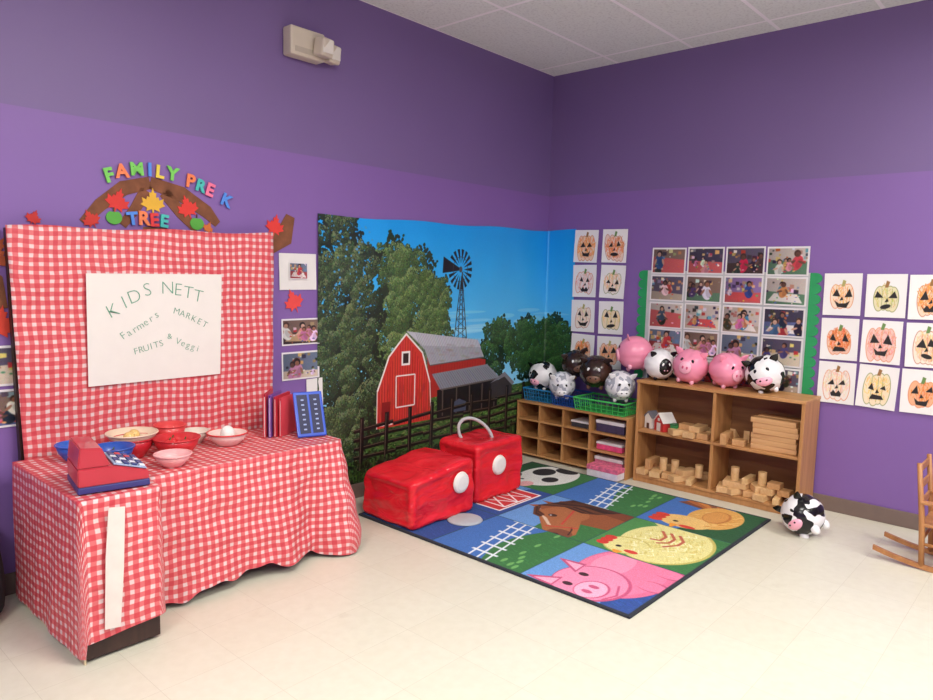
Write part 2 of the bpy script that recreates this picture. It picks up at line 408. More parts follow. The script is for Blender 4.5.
# ================================================================ RUG
def paint_rug():
    PP=480
    c=Canvas(0,0,1.8,1.88,PP,(60,104,168)); s=.6; sy=1.88/3
    blue=(66,112,182); lb=(104,152,210); gr=(56,114,62); dg=(38,84,50); navy=(46,76,142); lg=(76,138,74)
    def sub(i,j,k,bg,hill,hy,draw,flip=1):
        d=Canvas(-s/2/k,-sy/2/k,s/2/k,sy/2/k,PP*k,bg); x0,y0=-s/2/k,-sy/2/k; S2,Y2=s/k,sy/k
        d.poly([(x0,y0)]+[(x0+S2*t/12,y0+Y2*(hy+.12*flip*math.sin(t/12*3.3+i))) for t in range(13)]+[(x0+S2,y0)],hill)
        for q in range(90):
            x=random.uniform(x0,-x0); y=random.uniform(y0,y0+Y2*(hy-.05)); d.line((x,y),(x+.01,y+.03),.004,jit(tuple(v*1.12 for v in hill),8))
        draw(d)
        i0=int(round(i*s*PP)); j0=int(round(j*sy*PP)); hh=min(d.h,c.h-j0); ww=min(d.w,c.w-i0)
        c.a[j0:j0+hh,i0:i0+ww]=d.a[:hh,:ww]
    def pig(d):
        P=(232,124,158); D=(194,84,122)
        d.ell(.09,-.05,.27,.20,(218,108,144)); d.ell(.08,-.035,.25,.18,P); d.ell(.13,.03,.14,.08,(240,146,176))
        d.ell(-.10,.0,.17,.16,D); d.ell(-.10,.005,.16,.15,(240,140,172))
        for sx in (-1,1):
            bx=-.10+sx*.09; d.poly([(bx-.05,.10),(bx+sx*.03,.235),(bx+.055,.11)],D); d.poly([(bx-.03,.11),(bx+sx*.025,.20),(bx+.035,.115)],(246,166,192))
        d.ell(-.15,-.035,.085,.068,D); d.ell(-.152,-.033,.078,.061,(250,172,198)); d.ell(-.178,-.03,.014,.023,D); d.ell(-.125,-.03,.014,.023,D)
        for ex in (-.17,-.05): d.ell(ex,.065,.016,.022,(60,30,40))
        d.pline([(-.2,-.11),(-.13,-.135),(-.05,-.10)],.010,D)
        for q in (.04,.2): d.ell(q,-.20,.05,.07,D); d.ell(q,-.19,.043,.065,P)
        d.pline([(.28,.05),(.3,.09),(.27,.11),(.25,.08)],.014,D)
    def hen(d):
        Yl=(224,216,144)
        d.ell(.02,-.03,.27,.21,(196,182,96)); d.ell(.02,-.02,.26,.205,Yl); d.ell(-.13,.10,.11,.11,(196,182,96)); d.ell(-.13,.10,.10,.105,Yl); d.poly([(.16,.05),(.30,.21),(.25,-.04)],Yl); d.poly([(.18,.06),(.28,.24),(.2,.1)],(200,186,104))
        for k in range(150): a=random.uniform(0,6.28); q=random.random()*.22; d.pline([(q*math.cos(a),-.02+q*.8*math.sin(a)),(.015+q*math.cos(a),-.045+q*.8*math.sin(a)),(.04+q*math.cos(a),-.03+q*.8*math.sin(a))],.005,random.choice([(204,190,100),(246,242,196),(216,200,116)]))
        for q in (0,.045,.09): d.pline([(-.03+q*.6,-.03+q),(.04,-.075+q),(.10,-.075+q),(.16,-.03+q)],.015,(186,96,70))
        for q in (-.17,-.13,-.09): d.ell(q,.205,.026,.03,(206,60,50))
        d.poly([(-.215,.125),(-.275,.09),(-.21,.075)],(236,150,50)); d.ell(-.163,.123,.012,.014,(30,20,20)); d.ell(-.19,.045,.018,.034,(206,60,50))
    def rooster(d):
        O=(218,164,86)
        for k,(a,cc) in enumerate([(1.25,(120,70,50)),(1.0,(176,100,54)),(.75,(206,130,64)),(.5,(140,84,60)),(.25,(190,112,60))]):
            d.poly([(.12,-.04),(.14+.20*math.cos(a)-.03,.0+.24*math.sin(a)),(.16+.22*math.cos(a),.0+.22*math.sin(a)-.02),(.18,-.06)],cc)
        d.ell(.04,-.05,.20,.14,O); d.ell(-.13,.05,.10,.14,(228,186,112))
        for k in range(110): a=random.uniform(0,6.28); q=random.random()*.17; d.line((.04+q*math.cos(a),-.05+q*.7*math.sin(a)),(.065+q*math.cos(a),-.07+q*.7*math.sin(a)),.006,random.choice([(206,140,62),(236,196,124)]))
        d.ell(.06,-.05,.11,.07,(190,120,60)); d.ell(.06,-.045,.10,.06,(212,150,78))
        for q in (-.19,-.145,-.10): d.ell(q,.19,.028,.04,(206,60,46))
        d.poly([(-.2,.10),(-.28,.07),(-.2,.05)],(236,150,50)); d.ell(-.153,.09,.012,.014,(30,20,20)); d.ell(-.2,.005,.02,.045,(206,60,46))
    def horse(d):
        B=(146,82,48); K=(66,36,28)
        d.poly([(.34,-.30),(-.02,-.30),(-.05,-.12),(-.03,.0),(-.02,.16),(.18,.16),(.3,.02)],B)
        d.poly([(.34,-.30),(.14,-.30),(.16,-.1),(.3,.0)],(122,64,40))
        d.poly([(-.02,.17),(-.08,.12),(-.24,-.02),(-.275,-.10),(-.25,-.16),(-.19,-.18),(-.10,-.14),(.02,-.08),(.12,.0),(.14,.1)],(168,102,62))
        d.ell(.03,-.0,.10,.10,(168,102,62)); d.poly([(-.07,.11),(-.09,.09),(-.17,.0),(-.165,-.02),(-.09,.06)],(218,190,166))
        d.ell(-.225,-.11,.055,.065,(126,72,50)); d.ell(-.245,-.10,.012,.018,K); d.pline([(-.22,-.155),(-.15,-.13),(-.12,-.11)],.008,K)
        d.poly([(.0,.15),(.01,.25),(.06,.2),(.07,.15)],B); d.poly([(.08,.14),(.12,.24),(.14,.13)],B)
        d.ell(-.038,.06,.020,.024,K); d.ell(-.044,.068,.006,.006,(240,240,240))
        for k in range(26): d.pline([(.04+k*.009,.21-k*.004),(.12+k*.009,.09-k*.009),(.10+k*.010,-.03-k*.010),(.14+k*.008,-.10-k*.006)],.012,random.choice([K,(104,60,38),(52,28,22),(84,46,30)]))
        for k in range(6): d.pline([(.05-k*.01,.2),(-.03-k*.012,.16-k*.004),(-.06-k*.008,.10)],.012,random.choice([K,(104,60,38)]))
        d.line((-.19,.0),(-.11,-.14),.012,(196,70,56)); d.line((-.12,-.05),(.10,.02),.012,(196,70,56))
    def fence(d):
        W=(222,230,236)
        for k in range(7): d.line((-.30+k*.1,-.12+k*.02),(-.30+k*.1,.06+k*.02),.018,W)
        for q in (-.08,-.02,.04): d.line((-.34,q-.015),(.34,q+.115),.013,W)
        for k in range(8): d.ell(random.uniform(-.28,.28),random.uniform(-.26,-.15),.03,.012,(110,170,96))
    def barn(d):
        R=(196,54,58); W=(238,236,236); x=y=0
        d.poly([(x-.2,y-.24),(x+.2,y-.24),(x+.2,y+.06),(x+.12,y+.2),(x,y+.27),(x-.12,y+.2),(x-.2,y+.06)],R)
        d.pline([(x-.2,y-.24),(x+.2,y-.24),(x+.2,y+.06),(x+.12,y+.2),(x,y+.27),(x-.12,y+.2),(x-.2,y+.06),(x-.2,y-.24)],.014,W)
        for a,b in (((-.13,-.22),(.13,-.22)),((-.13,0),(.13,0)),((-.13,-.22),(-.13,0)),((.13,-.22),(.13,0)),((0,-.22),(0,0)),((-.13,-.22),(0,0)),((0,-.22),(-.13,0)),((.13,-.22),(0,0)),((0,-.22),(.13,0))): d.line((x+a[0],y+a[1]),(x+b[0],y+b[1]),.012,W)
    def cow(d):
        W=(228,226,218); K=(40,36,38)
        d.ell(.05,-.02,.25,.18,W); d.ell(-.17,.05,.10,.11,W); d.ell(.1,.05,.09,.07,K); d.ell(-.02,-.08,.06,.05,K); d.ell(.22,-.05,.06,.08,K); d.ell(-.2,.1,.05,.05,K); d.ell(-.2,-.02,.06,.045,(236,170,170))
        d.ell(-.08,.14,.06,.03,K,.5); d.ell(-.13,.06,.012,.014,K)
    def duck(d):
        d.ell(0,0,.16,.1,(240,236,220)); d.ell(-.13,.12,.07,.07,(240,236,220)); d.poly([(-.19,.13),(-.27,.11),(-.19,.09)],(236,150,50)); d.ell(-.15,.14,.01,.01,(20,20,20))
    sub(0,0,1.22,lb,navy,.25,pig); sub(1,0,1.20,lg,gr,.35,hen); sub(2,0,1.15,blue,dg,.45,rooster)
    sub(0,1,1.,blue,gr,.40,fence); sub(1,1,1.22,lb,gr,.45,horse); sub(2,1,1.,blue,gr,.45,fence,-1)
    sub(0,2,1.,blue,navy,.4,duck); sub(1,2,1.1,lb,navy,.4,barn); sub(2,2,1.15,dg,gr,.5,cow)
    for k in range(4):
        for (a,b) in (((k*s,0),(k*s,1.88)),((0,k*sy),(1.8,k*sy))): c.line(a,b,.006,(40,76,84))
    for a,b in (((0,0),(1.8,0)),((0,1.88),(1.8,1.88)),((0,0),(0,1.88)),((1.8,0),(1.8,1.88))): c.line(a,b,.035,(44,48,56))
    c.a=blur(c.a,2); c.a*=(1+rng.normal(0,.08,c.a.shape[:2]))[...,None].astype(np.float32)
    return c.image('rug_print')
RM=imgmat('rug_pile',paint_rug(),.95,bump=160)
bm=bmesh.new(); bbox(bm,0,1.8,0,1.88,0,.012,.003)
uvl=bm.loops.layers.uv.new('UVMap')
for fc in bm.faces:
    for l in fc.loops: l[uvl].uv=(l.vert.co.x/1.8,l.vert.co.y/1.88)
o=obj('area_rug',bm,RM,loc=(-2.30,-2.16,.0005)); tag(o,'patchwork farm-animal classroom rug with pig, hens, horse, fences and barn','rug')
# ================================================================ SHEETS ON WALLS
def paint_pumpkins():
    c=Canvas(0,0,5,4,150,(238,236,233))
    for j in range(4):
        for i in range(5):
            x,y=i+.5,j+.44; k=(i+j*5)
            fill=[(240,150,70),(240,196,150),(236,130,60),(206,190,110),(232,160,140),(240,200,120),(244,170,90),(228,120,60),(238,210,180),(240,160,110)][(k*7)%10]
            oc=random.choice([(206,110,60),(220,130,80),(180,110,84),(130,140,80)])
            ry=random.uniform(.27,.38); ro=random.uniform(-.2,.2); wd_=random.uniform(.75,1.15)
            lob=[(x+q*wd_+random.uniform(-.02,.02),y+random.uniform(-.03,.03)) for q in (-.22,-.08,.08,.22)]
            st=random.uniform(.2,.6); base=tuple((v*st+238*(1-st)) for v in fill)
            for (lx,ly) in lob: c.ell(lx,ly,.165 if abs(lx-x)<.15 else .145,ry+.014,oc,ro)
            for (lx,ly) in lob: c.ell(lx,ly,.15 if abs(lx-x)<.15 else .13,ry,base,ro)
            for q in range(random.choice([80,160,240,320])):
                a=random.uniform(-.34,.34)*wd_; b=random.uniform(-.32,.28)
                if (a/.36/wd_)**2+(b/(ry-.02))**2<1: c.line((x+a,y+b),(x+a+random.uniform(-.06,.06),y+b+random.uniform(.03,.12)),.015,jit(fill,20))
            for (lx,ly) in lob[:-1]: c.pline([(lx+.06,y-ry+.06),(lx+.075,y),(lx+.06,y+ry-.06)],.009,oc)
            c.poly([(x-.04,y+ry-.03),(x+.04,y+ry-.03),(x+.08,y+ry+.10),(x+.0,y+ry+.13)],random.choice([(106,140,76),(150,106,60),(176,168,100)]))
            K=(30,26,28); q=random.uniform(.075,.125); e=random.uniform(.12,.18); dy=random.uniform(-.02,.07)
            for sg in (-1,1): c.poly([(x+sg*e-q,y+dy+random.uniform(-.03,.03)),(x+sg*e+q,y+dy+random.uniform(-.03,.03)),(x+sg*e+random.uniform(-.05,.05),y+dy+q*random.uniform(1.4,2.0))],K)
            nx_=random.uniform(-.03,.03); c.poly([(x-.05+nx_,y-.09),(x+.05+nx_,y-.07),(x+nx_+random.uniform(-.03,.03),y+.01)],K)
            m=k%4; ms=random.uniform(.8,1.2)
            if m==0: c.poly([(x-.2*ms,y-.09),(x-.08,y-.16),(x+.1,y-.15),(x+.2*ms,y-.09),(x+.12,y-.26),(x-.12,y-.24)],K)
            elif m==1: c.ell(x,y-.19,.15*ms,.05,K,random.uniform(-.3,.3))
            elif m==2: c.poly([(x-.22*ms,y-.12),(x-.14,y-.2),(x-.07,y-.12),(x,y-.2),(x+.07,y-.12),(x+.14,y-.2),(x+.22*ms,y-.12),(x+.12,y-.27),(x-.12,y-.27)],K)
            else: c.poly([(x-.17,y-.24),(x+.19,y-.22),(x+.13,y-.14),(x-.11,y-.12)],K)
    c.a=blur(c.a,1)
    return c.image('pumpkin_drawings')
def paint_photos():
    c=Canvas(0,0,5*1.38,5,110,(226,224,224))
    for j in range(5):
        for i in range(5):
            x0,y0=i*1.38+.06,j+.06; w,h=1.26,.88
            d=Canvas(0,0,w,h,110,random.choice([(112,88,132),(80,74,92),(160,150,150),(180,170,162),(116,96,84),(58,54,72),(128,104,150),(96,110,130)]))
            fl=random.choice([(196,182,162),(150,60,60),(84,96,140),(60,46,42),(160,146,130),(80,116,90),(180,84,84)])
            hz=random.uniform(.25,.6); d.poly([(0,0),(w,0),(w,h*hz),(0,h*(hz+random.uniform(-.15,.15)))],fl)
            for q in range(random.choice([8,14,22])):
                cx=random.uniform(0,w); cy=random.uniform(h*.45,h); z=random.uniform(.02,.08)
                d.poly([(cx-z,cy-z),(cx+z,cy-z*.8),(cx+z,cy+z*.8),(cx-z,cy+z)],jit(random.choice([(216,210,206),(60,56,76),(170,70,60),(110,140,160),(200,176,110),(44,40,46),(150,120,90)]),25))
            if random.random()<.5:
                d.poly([(w*.05,h*.12),(w*.95,h*.06),(w*.8,h*.4),(w*.2,h*.42)],random.choice([(186,156,116),(196,76,76),(110,150,180),(214,208,202)]))
            for q in range(random.choice([2,3,4,5])):
                z=random.uniform(.6,1.6); cx=random.uniform(.1,w-.1); cy=random.uniform(.14,.48)
                sh=jit(random.choice([(186,56,64),(220,214,212),(56,66,116),(40,40,46),(206,126,150),(70,120,150),(206,140,80)]),20)
                sk=random.choice([(146,100,78),(190,146,120),(96,66,52),(212,172,148)]); lean=random.uniform(-.5,.5)
                d.ell(cx,cy-.04,.12*z,.18*z,sh,lean); d.ell(cx+.04*z,cy-.06,.06*z,.12*z,tuple(v*.75 for v in sh),lean,.6); d.ell(cx,cy+.19*z,.072*z,.08*z,random.choice([(36,26,24),(66,44,32),(20,16,16)])); d.ell(cx+random.uniform(-.02,.02),cy+.165*z,.05*z,.058*z,sk); d.ell(cx,cy+.15*z,.035*z,.03*z,tuple(v*.85 for v in sk),0,.5)
                d.ell(cx+.1*z,cy-.02,.028*z,.08*z,sk,random.uniform(.2,1.4)); d.ell(cx-.1*z,cy-.02,.028*z,.08*z,sk,-random.uniform(.2,1.4))
            for q in range(random.choice([4,8,14])):
                d.ell(random.uniform(.1,w-.1),random.uniform(.03,.32),random.uniform(.015,.05),random.uniform(.012,.03),jit(random.choice([(196,70,60),(226,226,220),(96,150,96),(210,176,80),(70,96,160)]),20))
            d.a=blur(d.a,3); g=np.linspace(.85,1.1,d.w)[None,:,None]; d.a*=g.astype(np.float32); d.a+=rng.normal(0,.03,d.a.shape).astype(np.float32)
            a=int(y0*110); b=int(x0*110); c.a[a:a+d.h,b:b+d.w]=d.a
    return c.image('classroom_photos')
PM=imgmat('pumpkin_paper',paint_pumpkins(),.7); FM=imgmat('photo_print',paint_photos(),.3)
def sheet(name,w,h,mat,uvr,loc,rot,tilt=0,curl=.004):
    bm=bmesh.new(); uvl=bm.loops.layers.uv.new('UVMap'); n=6; vs=[]
    for i in range(n+1):
        for j in range(n+1):
            a,b=i/n,j/n; x,y=(a-.5)*w,(b-.5)*h; c,s=math.cos(tilt),math.sin(tilt)
            z=.001+curl*((2*a-1)**2*.6+(1-b)**2*.5)*(.5 if b>.5 else 1)
            vs.append(bm.verts.new((x*c-y*s,x*s+y*c,z)))
    for i in range(n):
        for j in range(n):
            ids=[(i,j),(i+1,j),(i+1,j+1),(i,j+1)]
            fc=bm.faces.new([vs[p*(n+1)+q] for p,q in ids])
            for l,(p,q) in zip(fc.loops,ids): l[uvl].uv=(uvr[0]+(uvr[2]-uvr[0])*p/n,uvr[1]+(uvr[3]-uvr[1])*q/n)
    return obj(name,bm,mat,loc=loc,rot=rot,smooth=True)
k=0
def pump(y,z,w,h):
    global k
    i,j=k%5,(k//5)%4; k+=1
    o=sheet('pumpkin_drawing',w,h,PM,(i/5,j/4,(i+1)/5,(j+1)/4),(-.008,y,z),RWR,random.uniform(-.035,.035),random.uniform(.003,.010))
    tag(o,'child-coloured paper jack-o-lantern drawing taped to purple wall','drawing','pumpkin drawings on wall')
for z in (1.76,1.475,1.185,.90):
    for y in (-.395,-.655): pump(y+random.uniform(-.006,.006),z,.225,.265)
for z in (1.435,1.145,.86):
    for y in (-2.345,-2.585,-2.825): pump(y+random.uniform(-.005,.005),z,.222,.27)
e=empty('photo_display_board','paper photo display with green scalloped border fixed to purple wall','display board',(0,-1.55,1.17))
box('backing',-.004,-.001,-.61,.61,-.44,.40,M((196,200,202),.8),e,bev=0)
GB=M((34,150,88),.6)
def scallop(x0,x1,z0,z1,side):
    n=int((z1-z0)/.07); xo=x1 if side>0 else x0; xi=x0 if side>0 else x1
    pts=[(xi,z0)]
    for i in range(n):
        zc=z0+(i+.5)*(z1-z0)/n; rr=(z1-z0)/n/2
        for t in range(9):
            a=-pi/2+pi*t/8; pts.append((xo+side*rr*1.15*math.cos(a),zc+rr*math.sin(a)))
    pts.append((xi,z1))
    bm=prism(pts,.005,.008)
    for v in bm.verts: v.co=Vector((-v.co.z,v.co.x,v.co.y))
    return bm
obj('scalloped_border',scallop(-.625,-.59,-.44,.40,-1),GB,e)
obj('scalloped_border',scallop(.59,.625,-.44,.40,1),GB,e)
k=0
def photo(w,h,loc,rot,lab='printed classroom photograph with white margin',grp='classroom photographs',tilt=None):
    global k
    i,j=k%5,(k//5)%5; k+=1
    o=sheet('photograph',w,h,FM,(i/5,j/5,(i+1)/5,(j+1)/5),loc,rot,random.uniform(-.015,.015) if tilt is None else tilt)
    tag(o,lab,'photograph',grp); return o
for r_ in range(5):
    for c_ in range(4):
        photo(.275,.198,(-.010 if r_ else -.006,-1.13-c_*.287,1.645-r_*.205+random.uniform(-.004,.004)),RWR)
o=sheet('paper_sheet',.26,.215,M((226,224,220),.8,.02),(0,0,1,1),(-2.55,-.003,1.495),LWR,.01); tag(o,'white paper sheet with small photo taped to wall','paper')
k=12; photo(.13,.10,(-2.55,-.010,1.50),LWR,'small photo on white paper sheet','wall photos')
for (x,z,w,h) in [(-2.53,1.135,.27,.16),(-2.53,.93,.27,.17),(-4.16,1.05,.30,.18),(-4.16,.86,.3,.17)]:
    photo(w,h,(x,-.003,z),LWR,'printed classroom photograph taped beside market backboard','wall photos')
o=sheet('paper_sheet',.12,.2,M((232,232,228),.8,.02),(0,0,1,1),(-2.43,-.006,.74),LWR,.02); tag(o,'white paper sheet taped low on wall beside mural','paper')
# ================================================================ FAMILY TREE WALL DISPLAY
def textmesh(name,body,size,depth,mat,offset=0.0,parent=None):
    cu=bpy.data.curves.new('tmp','FONT'); cu.body=body; cu.size=size; cu.extrude=depth; cu.offset=offset; cu.align_x='CENTER'; cu.align_y='CENTER'; cu.resolution_u=4
    ob=bpy.data.objects.new('tmp',cu); link(ob); bpy.context.view_layer.update()
    me=bpy.data.meshes.new_from_object(ob.evaluated_get(bpy.context.evaluated_depsgraph_get())); bpy.data.objects.remove(ob); bpy.data.curves.remove(cu)
    me.materials.clear(); me.materials.append(mat)
    o=bpy.data.objects.new(name,me); link(o)
    if parent: o.parent=parent
    return o
LC={'g':((120,206,90),'green'),'o':((240,130,80),'orange'),'y':((232,206,70),'yellow'),'b':((80,140,226),'blue'),'r':((224,54,54),'red'),'t':((70,190,180),'teal'),'p':((240,120,156),'pink')}
for ch,x,z,rt,cc in [('F',-3.62,1.93,.3,'g'),('A',-3.56,1.957,.15,'o'),('M',-3.488,1.975,.1,'g'),('I',-3.425,1.98,0,'b'),('L',-3.375,1.975,-.12,'y'),('Y',-3.31,1.972,-.15,'g'),
                  ('P',-3.215,1.948,-.15,'o'),('R',-3.16,1.930,-.28,'t'),('E',-3.108,1.914,-.3,'p'),('K',-3.015,1.868,-.4,'b'),
                  ('T',-3.515,1.733,.14,'b'),('R',-3.46,1.738,.0,'o'),('E',-3.408,1.734,.06,'r'),('E',-3.358,1.732,-.1,'t')]:
    o=textmesh('foam_letter',ch,random.uniform(.082,.092),.004,M(LC[cc][0],.6),.0035)
    o.location=(x,-.013,z); o.rotation_euler=Euler((pi/2,-rt,0)); tag(o,'%s foam capital letter %s stuck on purple wall'%(LC[cc][1],ch),'letter','foam letters')
BR=M((124,76,50),.85,.2,20)
def strip2d(pts,ws):
    L=[];R=[]
    for i,p in enumerate(pts):
        a=pts[max(0,i-1)]; b=pts[min(len(pts)-1,i+1)]; dx,dy=b[0]-a[0],b[1]-a[1]; l=math.hypot(dx,dy); nx,ny=-dy/l,dx/l
        L.append((p[0]+nx*ws[i],p[1]+ny*ws[i])); R.append((p[0]-nx*ws[i],p[1]-ny*ws[i]))
    return L+R[::-1]
e=empty('paper_tree','brown paper tree with arching branches stuck on wall','wall decoration',(-3.4,-.001,1.2),rot=LWR)
for nm,pts,ws in [('branch',[(-.34,.50),(-.26,.59),(-.15,.68),(-.02,.72)],[.02,.03,.035,.03]),('branch',[(-.02,.72),(.14,.68),(.28,.60),(.34,.54)],[.03,.04,.035,.02]),
            ('branch',[(-.16,.50),(-.10,.58),(-.04,.68)],[.02,.025,.03]),('branch',[(.22,.50),(.14,.58),(.05,.68)],[.02,.03,.03]),
            ('branch',[(.62,.42),(.76,.50),(.80,.62)],[.05,.06,.03]),('branch',[(-.80,.30),(-.72,.22),(-.70,.10)],[.04,.05,.04]),('trunk',[(0,-.5),(0,.5)],[.08,.06])]:
    obj(nm,prism(strip2d(pts,ws),.0,.003),BR,e)
def leafpts(s):
    half=[(0,-.55),(.05,-.2),(.35,-.32),(.30,-.15),(.62,.0),(.50,.1),(.55,.35),(.33,.25),(.28,.42),(.16,.38),(.18,.62),(.08,.6),(0,.85)]
    return [(x*s,y*s) for x,y in half]+[(-x*s,y*s) for x,y in half[::-1][1:-1]]
for x,z,s,rt,c,nm in [(-3.585,1.80,.095,.3,(214,58,52),'red'),(-3.70,1.71,.07,-.5,(206,60,50),'red'),(-3.41,1.81,.10,0,(226,176,60),'yellow'),(-3.225,1.80,.095,-.3,(222,60,52),'red'),
                  (-3.95,1.70,.055,.4,(200,56,50),'red'),(-4.12,1.53,.12,.6,(176,84,50),'brown-orange'),(-4.10,1.22,.12,.2,(206,64,46),'red'),(-2.71,1.74,.10,.2,(222,60,54),'red'),(-2.575,1.305,.11,-.4,(226,74,70),'red'),(-3.12,1.71,.05,.4,(220,120,60),'orange')]:
    o=obj('paper_leaf',prism(leafpts(s),0,.003),M(c,.8),loc=(x,-.005,z),rot=(pi/2,rt,0)); tag(o,'%s paper maple leaf stuck on wall'%nm,'paper leaf','paper maple leaves')
for x in (-3.60,-3.18):
    e=empty('paper_apple','green paper apple stuck beside foam letters','paper apple',(x,-.005,1.735),rot=LWR,group='paper apples')
    pts=[(.035*math.cos(t)*(1+.08*abs(math.cos(t))),.033*math.sin(t)-.006*(math.sin(t)>.9)) for t in [i*2*pi/24 for i in range(24)]]
    obj('fruit',prism(pts,0,.004),M((86,170,60),.6),e); box('stem',-.003,.003,.03,.048,0,.004,M((90,60,40),.8),e,bev=0)
# ================================================================ EMERGENCY LIGHT
e=empty('emergency_light','beige plastic emergency light unit with boxy lamp head on upper wall','emergency light',(-2.50,0,2.795))
BG=M((206,196,176),.45,.03)
box('housing',-.15,.085,-.085,-.001,-.08,.08,BG,e,bev=.012)
box('faceplate_recess',-.12,.06,-.0875,-.084,-.06,-.03,M((184,174,156),.5),e,bev=.001)
for x,y in ((.150,-.055),(.045,-.125)):
    bm=bmesh.new(); bbox(bm,-.048,.048,-.040,.040,-.052,.052,.014,seg=3); obj('lamp_head',bm,BG,e,loc=(x,y,-.012),rot=(.15,0,.2))
    box('lens',x-.036,x+.036,y-.0445,y-.0405,-.05,.026,M((226,222,210),.2),e,bev=.001)
box('lamp_bracket',.086,.12,-.06,-.02,-.03,.03,BG,e,bev=.004)
# ================================================================ CLOTH TOOLS
def drape(name,x0,x1,y0,y1,z,hem,amp,flare,k=22,seed=0,rc=.02,wr=.0,extra=None):
    bm=bmesh.new(); uvl=bm.loops.layers.uv.new('UVMap')
    path=[];N=[]
    def seg(a,b,n,nrm):
        for i in range(n):
            t=i/n; path.append((a[0]+(b[0]-a[0])*t,a[1]+(b[1]-a[1])*t)); N.append(nrm)
    def arc(c,a0,a1,n=9):
        for i in range(n):
            t=a0+(a1-a0)*i/n; path.append((c[0]+rc*math.cos(t),c[1]+rc*math.sin(t))); N.append((math.cos(t),math.sin(t)))
    nx=int((x1-x0)/.012); ny=int((y1-y0)/.012)
    seg((x0,y1),(x0,y0+rc),ny,(-1,0)); arc((x0+rc,y0+rc),pi,1.5*pi)
    seg((x0+rc,y0),(x1-rc,y0),nx,(0,-1)); arc((x1-rc,y0+rc),1.5*pi,2*pi)
    seg((x1,y0+rc),(x1,y1),ny,(1,0)); path.append((x1,y1)); N.append((1,0))
    rows=26; g=[]; s=0
    for i,(p,n) in enumerate(zip(path,N)):
        if i: s+=math.hypot(p[0]-path[i-1][0],p[1]-path[i-1][1])
        ht=z-hem(p[0],p[1],n); col=[]
        am=amp*(.3+.7*abs(math.sin(s*2.1+seed))*abs(math.cos(s*3.7+1)))
        for j in range(rows+1):
            q=j/rows; h=q*ht; sd=s+.16*q*math.sin(s*2.3+seed)
            ph=k*sd+seed+1.1*math.sin(2.6*sd)
            tri=2/pi*math.asin(max(-1,min(1,.985*math.sin(ph))))
            w=tri+.55*math.sin(k*.57*sd+seed*2+1.1*q)+.25*math.sin(k*2.3*sd-2*q)
            off=flare*h+am*(q**.9)*(w+.9)+.004+wr*math.sin(h*34+s*9+2*math.sin(s*5))*math.sin(s*13)*min(1,q*8)
            if extra: off+=extra(p[0],p[1],n)*min(1,q*1.3)
            col.append((bm.verts.new((p[0]+n[0]*off,p[1]+n[1]*off,z-h)),(p[0]+n[0]*h+.2*am*w*abs(n[1]),p[1]+n[1]*h)))
        g.append(col)
    for i in range(len(g)-1):
        for j in range(rows):
            q=[g[i][j],g[i][j+1],g[i+1][j+1],g[i+1][j]]
            fc=bm.faces.new([v[0] for v in q]); fc.smooth=True
            for l,v in zip(fc.loops,q): l[uvl].uv=v[1]
    top=[c[0][0] for c in g]
    fc=bm.faces.new(top)
    for l in fc.loops: l[uvl].uv=(l.vert.co.x,l.vert.co.y)
    bmesh.ops.recalc_face_normals(bm,faces=bm.faces)
    return obj(name,bm,GING)
DW=wood('dark_stained_wood',(44,28,24),(66,42,34),2); LWD=M((214,196,160),.5)
e=empty('side_counter','low dark wooden counter under gingham cloth at end of market stall','counter',(-3.94,-.46,0))
box('body',-.142,.142,-.395,.36,.012,.605,DW,e); box('base_trim',-.15,-.143,-.40,.36,.0,.028,LWD,e,bev=.001); box('top_panel',-.146,.146,-.40,.36,.606,.628,LWD,e)
o=drape('counter_cloth',-4.092,-3.79,-.866,-.10,.636,lambda x,y,n:(.03 if n[0]<-.5 else .085+(-4.09-x)*-.08) ,.006,.015,30,1,wr=.002); tag(o,'red and white gingham cloth draped over side counter','tablecloth')
bm=bmesh.new()
prism([(-.028,-.23),(.030,-.235),(.034,.0),(.03,.235),(-.03,.24),(-.034,.05)],0,.003,bm); o=obj('paper_strip',bm,M((226,216,206),.7),loc=(-3.985,-.893,.36),rot=(pi/2,0.06,0)); tag(o,'long white paper strip stuck on front of counter cloth','paper')
e=empty('display_table','low rectangular play table hidden under gingham cloth','table',(-3.22,-.37,0))
box('tabletop',-.52,.51,-.25,.25,.575,.602,LWD,e)
for sx in (-.44,.44):
    for sy in (-.17,.2): box('leg',sx-.02,sx+.02,sy-.02,sy+.02,0,.574,M((120,120,124),.4,metal=.6),e)
def hemf(x,y,n):
    if n[0]>.5: return .02+.02*abs(math.sin(y*14))
    if n[0]<-.5: return .06
    t=(x+3.74)/1.05
    b=.030+.035*math.sin(min(1,t*1.05)*pi)**2+.012*math.sin(x*23)+.006*math.sin(x*51)
    if t>.80: b=b*(1-(t-.8)/.2)+.008*(t-.8)/.2
    return max(.006,b)
def cornerbulge(x,y,n):
    d=math.hypot(x+2.71,y+.63); return .05*math.exp(-(d/.10)**2)+.02*math.exp(-((x+3.05)/.08)**2)*(n[1]<-.5)
o=drape('tablecloth',-3.745,-2.705,-.64,-.10,.608,hemf,.034,.02,17,2.3,rc=.035,wr=.005,extra=cornerbulge); tag(o,'red and white gingham tablecloth with loose folds draped over table','tablecloth')
e=empty('market_backboard','tall gingham-wrapped upright panel standing behind market table','display board',(-3.42,-.075,0))
bm=bmesh.new(); uvl=bm.loops.layers.uv.new('UVMap')
nx,nz_=60,40; vs=[]
def bx(a,b):
    xl=-.62+(-.035)*(b); xr=.645+.01*b; return xl+(xr-xl)*a
